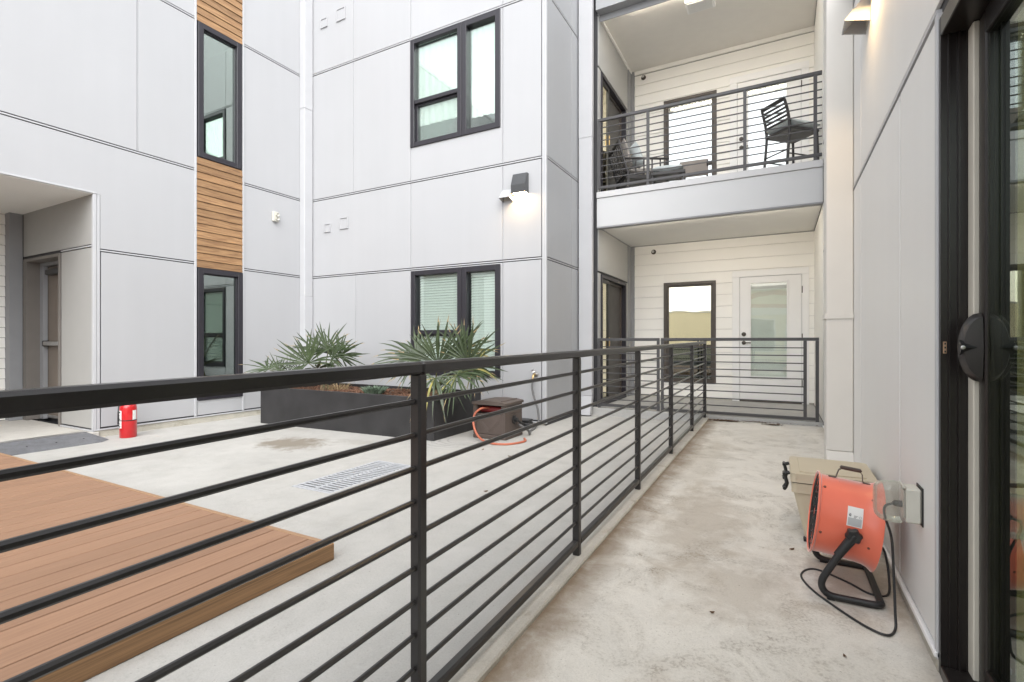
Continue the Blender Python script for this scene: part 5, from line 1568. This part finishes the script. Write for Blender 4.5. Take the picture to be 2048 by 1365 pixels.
# pivot knobs and stand
for sy in (-1, 1):
    p = Vector((0.012, sy * 0.184, 0.288))
    M = Matrix.Translation(p) @ Matrix.Rotation(R(90 * sy), 4, 'X') @ Matrix.Rotation(math.pi, 4, 'X')
    m = MB()
    n = 24
    pf_ = [(0.0, 0), (0.027, 0), (0.029, 0.012), (0.029, 0.028), (0.024, 0.036), (0.010, 0.036), (0.0, 0.033)]
    m.lathe(pf_, n, M=M)
    for i, v in enumerate(m.v):        # lobes
        k = i % n
        c = M @ Vector((0, 0, 0)); ax = (M.to_3x3() @ Vector((0, 0, 1)))
        d = v - c; ra = d - ax * d.dot(ax)
        if ra.length > 0.02: m.v[i] = v + ra * (0.10 if (k // 2) % 2 == 0 else -0.06)
    M0 = sy
    m.build('pivot_knob', black, fn_, smooth=40)
rt = 0.0145
def stand_side(sy):
    y_ = sy * 0.205
    return [(0.012, y_, 0.285), (-0.035, y_, 0.21), (-0.078, y_, 0.13), (-0.100, y_, 0.085), (-0.104, y_, 0.055), (-0.092, y_, 0.03), (-0.066, y_, rt + 0.003), (-0.02, y_, rt + 0.001), (0.055, y_, rt + 0.001), (0.092, y_ * 0.99, rt + 0.001)]
near, far_ = stand_side(-1), stand_side(1)
pts = near + [(0.106, -0.188, rt + 0.001), (0.110, -0.16, rt + 0.001), (0.110, 0.16, rt + 0.001), (0.106, 0.188, rt + 0.001)] + far_[::-1]
m = MB(); m.tube(smooth_path(pts, 4), rt, 12); sd_ = m.build('stand', black, fn_, smooth=60)
for sy in (-1, 1):
    m = MB(); m.tube([(0.016, sy * 0.201, 0.292), (-0.045, sy * 0.204, 0.196)], [0.021, 0.018], 10); m.build('stand_sleeve', black, sd_, smooth=50)
    m = MB(); m.box(-0.085, -0.055, sy * 0.205 - 0.010, sy * 0.205 + 0.010, 0.0005, 0.012, b=0.003); m.build('rubber_foot', black, sd_)
# power cord: plug -> down the wall -> loops on the floor -> motor side of the fan
Ri = Matrix.Rotation(-R(0.5), 4, 'Z') @ Matrix.Translation((-fx, -fy, -fz))
cw = lambda x_, y_, z_: Ri @ Vector((x_, y_, z_))
cz = 0.006
cord = [cw(0.388, 2.42, 0.488), cw(0.36, 2.422, 0.47), cw(0.362, 2.435, 0.425), cw(0.385, 2.45, 0.34), cw(0.392, 2.45, 0.20), cw(0.392, 2.42, 0.06), cw(0.388, 2.395, cz), cw(0.352, 2.335, cz), cw(0.285, 2.375, cz), cw(0.195, 2.49, cz), cw(0.125, 2.60, cz), cw(0.085, 2.72, cz), cw(0.105, 2.81, cz),
        cw(0.16, 2.84, cz + 0.001), cw(0.27, 2.76, cz + 0.001), cw(0.345, 2.68, cz + 0.001), cw(0.41, 2.70, cz + 0.002), cw(0.425, 2.76, 0.06), cw(0.415, 2.80, 0.16), cw(0.385, 2.80, 0.20)]
m = MB(); m.tube(smooth_path(cord, 7), 0.0048, 8); m.build('power_cord', black, fn_, smooth=60)

# ------------------------------------------------------------------ cooler
c0 = (0.245, 3.385)
cz0 = wz(3.2)
ch = thing('cooler', 'tan hard cooler with black latches on the walkway behind the fan', 'cooler', (c0[0], c0[1], cz0 + 0.012))
def taper(m, x0, x1, y0, y1, z0, z1, dx, dy, r=0.035, n=5):
    """rounded-corner tapering body: smaller at the bottom by dx, dy"""
    def ringz(e, z, rr):
        pts = []
        X0, X1, Y0, Y1 = x0 + e * dx, x1 - e * dx, y0 + e * dy, y1 - e * dy
        for (cx_, cy_, a0) in ((X1 - rr, Y1 - rr, 0), (X0 + rr, Y1 - rr, 90), (X0 + rr, Y0 + rr, 180), (X1 - rr, Y0 + rr, 270)):
            for i in range(n + 1):
                a = R(a0 + 90 * i / n); pts.append((cx_ + rr * math.cos(a), cy_ + rr * math.sin(a), z))
        return pts
    lv = [(1.06, z0 + 0.0, r * 0.7), (1.0, z0 + 0.012, r), (0.0, z1 - 0.006, r), (0.05, z1, r * 0.9)]
    lo = [ringz(*q) for q in lv]
    k = len(lo[0])
    vs = [p for q in lo for p in q]
    fs = [(i * k + j, i * k + (j + 1) % k, (i + 1) * k + (j + 1) % k, (i + 1) * k + j) for i in range(len(lo) - 1) for j in range(k)]
    fs += [list(range(k))[::-1], [(len(lo) - 1) * k + j for j in range(k)]]
    m.add(vs, fs)
zc = cz0 + 0.012
m = MB(); taper(m, 0.062, 0.428, 3.165, 3.600, zc, zc + 0.265, 0.055, 0.045); body = m.build('body', tan, ch, smooth=40)
m = MB(); taper(m, 0.052, 0.438, 3.155, 3.610, zc + 0.2655, zc + 0.318, 0.0, 0.0, 0.03); m.build('rim_band', tan_dk, ch, smooth=40)
m = MB(); taper(m, 0.046, 0.444, 3.150, 3.616, zc + 0.324, zc + 0.372, 0.0, 0.0, 0.035); m.box(0.09, 0.40, 3.20, 3.57, zc + 0.3721, zc + 0.377, b=0.004)
lid_ = m.build('lid', tan, ch, smooth=40)
bp('lid_gasket', ch, black, 0.056, 0.434, 3.16, 3.606, zc + 0.3182, zc + 0.3238)
for y_ in (3.255, 3.50):
    m = MB()
    m.tube([(0.044, y_, zc + 0.352), (0.014, y_, zc + 0.340)], 0.010, 8); m.tube([(0.020, y_, zc + 0.335), (0.030, y_, zc + 0.290), (0.018, y_, zc + 0.262)], [0.009, 0.011, 0.014], 8)
    m.tube([(0.016, y_ - 0.030, zc + 0.345), (0.016, y_ + 0.030, zc + 0.345)], 0.009, 8)
    m.tube([(0.018, y_ - 0.022, zc + 0.262), (0.018, y_ + 0.022, zc + 0.262)], 0.010, 8)
    m.build('latch', black, ch, smooth=50, merge=False)
for (x_, y_) in ((0.13, 3.22), (0.36, 3.22), (0.13, 3.545), (0.36, 3.545)):
    m = MB(); m.box(x_ - 0.02, x_ + 0.02, y_ - 0.02, y_ + 0.02, wz(3.2) + 0.0005 + (y_ - 3.2) * 0.0095, zc + 0.006, b=0.003); m.build('foot', black, ch)
M = Matrix.Translation((0.075, 3.1495, zc + 0.348)) @ Matrix.Rotation(R(90), 4, 'X')
m = MB(); m.lathe([(0, -0.001), (0.006, -0.001), (0.005, 0.003), (0, 0.003)], 10, M=M); m.build('lid_pin', tan_dk, lid_)

# ------------------------------------------------------------------ balcony furniture
FZ = 3.401
# tall slat-back chair, seen from behind, turned towards the right wall
bc = thing('bar_chair', 'dark slat back bar chair with pale cushion on the balcony', 'chair', (0.10, 7.96, FZ), R(-45))
# local: +y is forward, x across
for s_ in (-1, 1):
    m = MB(); m.tube(smooth_path([(s_ * 0.20, -0.25, 0.0), (s_ * 0.20, -0.215, 0.35), (s_ * 0.20, -0.195, 0.60), (s_ * 0.20, -0.225, 0.80), (s_ * 0.195, -0.285, 0.985)], 5), 0.018, 8); m.build('rear_leg', chairm, bc, smooth=60)
    m = MB(); m.tube([(s_ * 0.205, 0.295, 0.0), (s_ * 0.20, 0.275, 0.581)], 0.017, 8); m.build('front_leg', chairm, bc, smooth=60)
m = MB(); m.box(-0.225, 0.225, -0.21, 0.30, 0.582, 0.625, b=0.012); m.build('seat', chairm, bc)
for k in range(6):
    z = 0.715 + k * 0.050
    yb = -0.205 - (z - 0.66) * 0.24
    M = Matrix.Translation((0, yb, z)) @ Matrix.Rotation(R(14), 4, 'X')
    m = MB(); m.box(-0.19, 0.19, -0.006, 0.006, -0.015, 0.015, b=0.003, M=M); m.build('back_slat', chairm, bc)
m = MB(); m.tube([(-0.197, -0.286, 0.985), (0.197, -0.286, 0.985)], 0.019, 8); m.build('top_rail', chairm, bc, smooth=60)
for (a, b, z) in (((-0.2, -0.23), (-0.2, 0.285), 0.25), ((0.2, -0.23), (0.2, 0.285), 0.25), ((-0.2, 0.288), (0.2, 0.288), 0.22), ((-0.2, -0.228), (0.2, -0.228), 0.30)):
    m = MB(); m.tube([(a[0], a[1], z), (b[0], b[1], z)], 0.010, 8); m.build('stretcher', chairm, bc, smooth=60)
cu = thing('seat_cushion', 'pale blue grey cushion lying on the bar chair seat', 'cushion', (0.10, 7.96, FZ + 0.626), R(-45))
def pillow(m, sx, sy, sz, M=None, n=10):
    for sgn in (1, -1):
        vs, fs = [], []
        for i in range(n + 1):
            for j in range(n + 1):
                u, v = -1 + 2 * i / n, -1 + 2 * j / n
                p = max(0.0, (1 - u ** 4) * (1 - v ** 4)) ** 0.45
                q = 1 - 0.06 * (1 - abs(u)) * abs(v) - 0.06 * (1 - abs(v)) * abs(u)
                vs.append((u * sx * q, v * sy * q, sgn * sz * p + random.uniform(-1, 1) * 0.004 * p))
        for i in range(n):
            for j in range(n):
                a = i * (n + 1) + j
                fs.append((a, a + n + 1, a + n + 2, a + 1))
        m.add(vs, fs, M=M)
m = MB(); pillow(m, 0.235, 0.27, 0.062, Matrix.Translation((0, 0.05, 0.06))); m.build('pad', cushion, cu, smooth=70)

# deep armchair at the left end
ac = thing('patio_armchair', 'dark metal patio armchair with cushions at left end of balcony', 'chair', (-2.02, 8.20, FZ), R(-60))
for (x_, y_) in ((-0.33, -0.30), (0.33, -0.30), (-0.33, 0.32), (0.33, 0.32)):
    m = MB(); m.box(x_ - 0.018, x_ + 0.018, y_ - 0.018, y_ + 0.018, 0, 0.58 if y_ > 0 else 0.40, b=0.004); m.build('leg', chairm, ac)
m = MB(); frame_bars(m, Plane('Y', 0.0, -1), -0.33, 0.33, 0.28, 0.34, 0.02, -0.33, 0.33); m.build('seat_frame', chairm, ac, merge=False)
MB_ = Matrix.Translation((0, -0.31, 0.38)) @ Matrix.Rotation(R(16), 4, 'X')
m = MB()
for x_ in (-0.33, 0.33): m.box(x_ - 0.018, x_ + 0.018, -0.016, 0.016, 0, 0.52, b=0.004, M=MB_)
m.box(-0.311, 0.311, -0.015, 0.015, 0.485, 0.52, b=0.004, M=MB_); m.box(-0.311, 0.311, -0.015, 0.015, 0.0, 0.03, b=0.004, M=MB_)
m.build('back_frame', chairm, ac, merge=False)
for k in range(5):
    x_ = -0.22 + k * 0.11
    m = MB(); m.box(x_ - 0.010, x_ + 0.010, -0.008, 0.008, 0.031, 0.484, b=0.003, M=MB_); m.build('back_slat', chairm, ac)
for s_ in (-1, 1):
    m = MB(); m.box(s_ * 0.33 - 0.025, s_ * 0.33 + 0.025, -0.36, 0.345, 0.581, 0.605, b=0.006); m.build('armrest', chairm, ac)
    for k in range(4):
        y_ = -0.18 + k * 0.13
        m = MB(); m.box(s_ * 0.33 - 0.008, s_ * 0.33 + 0.008, y_ - 0.01, y_ + 0.01, 0.341, 0.5805, b=0.002); m.build('arm_slat', chairm, ac)
m = MB(); pillow(m, 0.29, 0.31, 0.075, Matrix.Translation((0, 0.01, 0.416))); m.build('seat_pad', cushion2, ac, smooth=70)
m = MB(); pillow(m, 0.28, 0.24, 0.06, Matrix.Translation((0, -0.285, 0.70)) @ Matrix.Rotation(R(106), 4, 'X')); m.build('back_pad', cushion2, ac, smooth=70)
pw = thing('throw_pillow', 'pale blue patterned pillow leaning in the balcony armchair', 'pillow', (-2.05, 8.18, FZ + 0.50), R(-52))
m = MB(); pillow(m, 0.21, 0.20, 0.07, Matrix.Translation((0.04, -0.09, 0.20)) @ Matrix.Rotation(R(112), 4, 'X')); m.build('cover', cushion, pw, smooth=70)
# low footstool with a cushion, and a dark side table
fs_ = thing('footstool', 'low dark footstool with pale pillow in the middle of the balcony', 'stool', (-1.52, 7.86, FZ), R(8))
m = MB(); m.box(-0.25, 0.25, -0.19, 0.19, 0.22, 0.27, b=0.008); m.build('seat', chairm, fs_)
for (x_, y_) in ((-0.22, -0.16), (0.22, -0.16), (-0.22, 0.16), (0.22, 0.16)):
    m = MB(); m.box(x_ - 0.014, x_ + 0.014, y_ - 0.014, y_ + 0.014, 0, 0.2199, b=0.003); m.build('leg', chairm, fs_)
m = MB(); pillow(m, 0.23, 0.18, 0.055, Matrix.Translation((0, 0, 0.324))); m.build('pad', cushion, fs_, smooth=70)
st = thing('side_table', 'small dark tilted tray table right of the footstool on the balcony', 'table', (-1.12, 7.95, FZ), R(5))
M = Matrix.Translation((0, 0, 0.33)) @ Matrix.Rotation(R(62), 4, 'X')
m = MB(); m.box(-0.25, 0.16, -0.16, 0.16, -0.012, 0.012, b=0.004, M=M); m.build('tray', pm('tray_taupe', (0.20, 0.175, 0.155), 0.6, var=0.1), st)
for s_ in (-0.24, 0.15):
    m = MB(); m.tube([(s_, -0.12, 0.0), (s_, 0.05, 0.44)], 0.012, 8); m.tube([(s_, 0.12, 0.0), (s_, -0.02, 0.40)], 0.012, 8); m.build('leg', chairm, st, smooth=60, merge=False)

# ------------------------------------------------------------------ leaf litter and stray leaves
m = MB()
def litter_patch(cx_, cy_, rx, ry, n):
    for i in range(n):
        a = random.uniform(0, 6.28); q = abs(random.gauss(0, 0.5))
        x_, y_ = cx_ + rx * q * math.cos(a), cy_ + ry * q * math.sin(a)
        y_ = min(y_, 7.335)
        s_ = random.uniform(0.006, 0.02)
        M = Matrix.Translation((x_, y_, wz(y_) + 0.006 + random.uniform(0, 0.008))) @ Matrix.Rotation(random.uniform(0, 6.3), 4, 'Z') @ Matrix.Rotation(random.uniform(-0.6, 0.6), 4, 'X')
        m.add([(-s_, 0, 0), (0, -s_ * 0.5, 0.002), (s_, 0, 0), (0, s_ * 0.5, 0.003)], [(0, 1, 2), (0, 2, 3)], M=M)
litter_patch(-0.66, 7.22, 0.26, 0.07, 420)
litter_patch(-0.10, 7.16, 0.16, 0.05, 160)
litter_patch(-0.30, 7.30, 0.7, 0.03, 120)
o = m.build('leaf_litter', litter, merge=False)
o['kind'] = 'stuff'; tag(o, 'brown leaf litter swept along the patio step', 'litter')
stray = [(-2.35, 4.3, 'tiny brown leaf on the courtyard near the hose loop', 0.02), (-1.95, 3.2, 'small dry leaf on bare courtyard concrete beyond the railing', 0.02), (-2.75, 4.45, 'pair of curled leaf scraps on concrete before the hose', 0.028),
         (0.05, 3.05, 'dry tan leaf on the walkway left of the cooler', 0.02), (-0.25, 2.2, 'dark curled leaf near the middle of the walkway', 0.012), (0.20, 2.12, 'small leaf on the walkway in front of the cord loop', 0.010)]
for (x_, y_, lb_, s_) in stray:
    z_ = (gz(x_) if x_ < -0.95 else wz(y_)) + 0.002
    m = MB()
    M = Matrix.Translation((x_, y_, z_)) @ Matrix.Rotation(random.uniform(0, 6.3), 4, 'Z')
    m.add([(-s_, 0, 0.006), (-s_ * 0.3, -s_ * 0.5, 0), (s_ * 0.5, -s_ * 0.35, 0.002), (s_, 0, 0.007), (s_ * 0.4, s_ * 0.4, 0.001), (-s_ * 0.3, s_ * 0.45, 0.001)], [(0, 1, 2, 3), (0, 3, 4, 5)], M=M)
    o = m.build('fallen_leaf', litter)
    tag(o, lb_, 'leaf', 'stray leaves on the concrete')
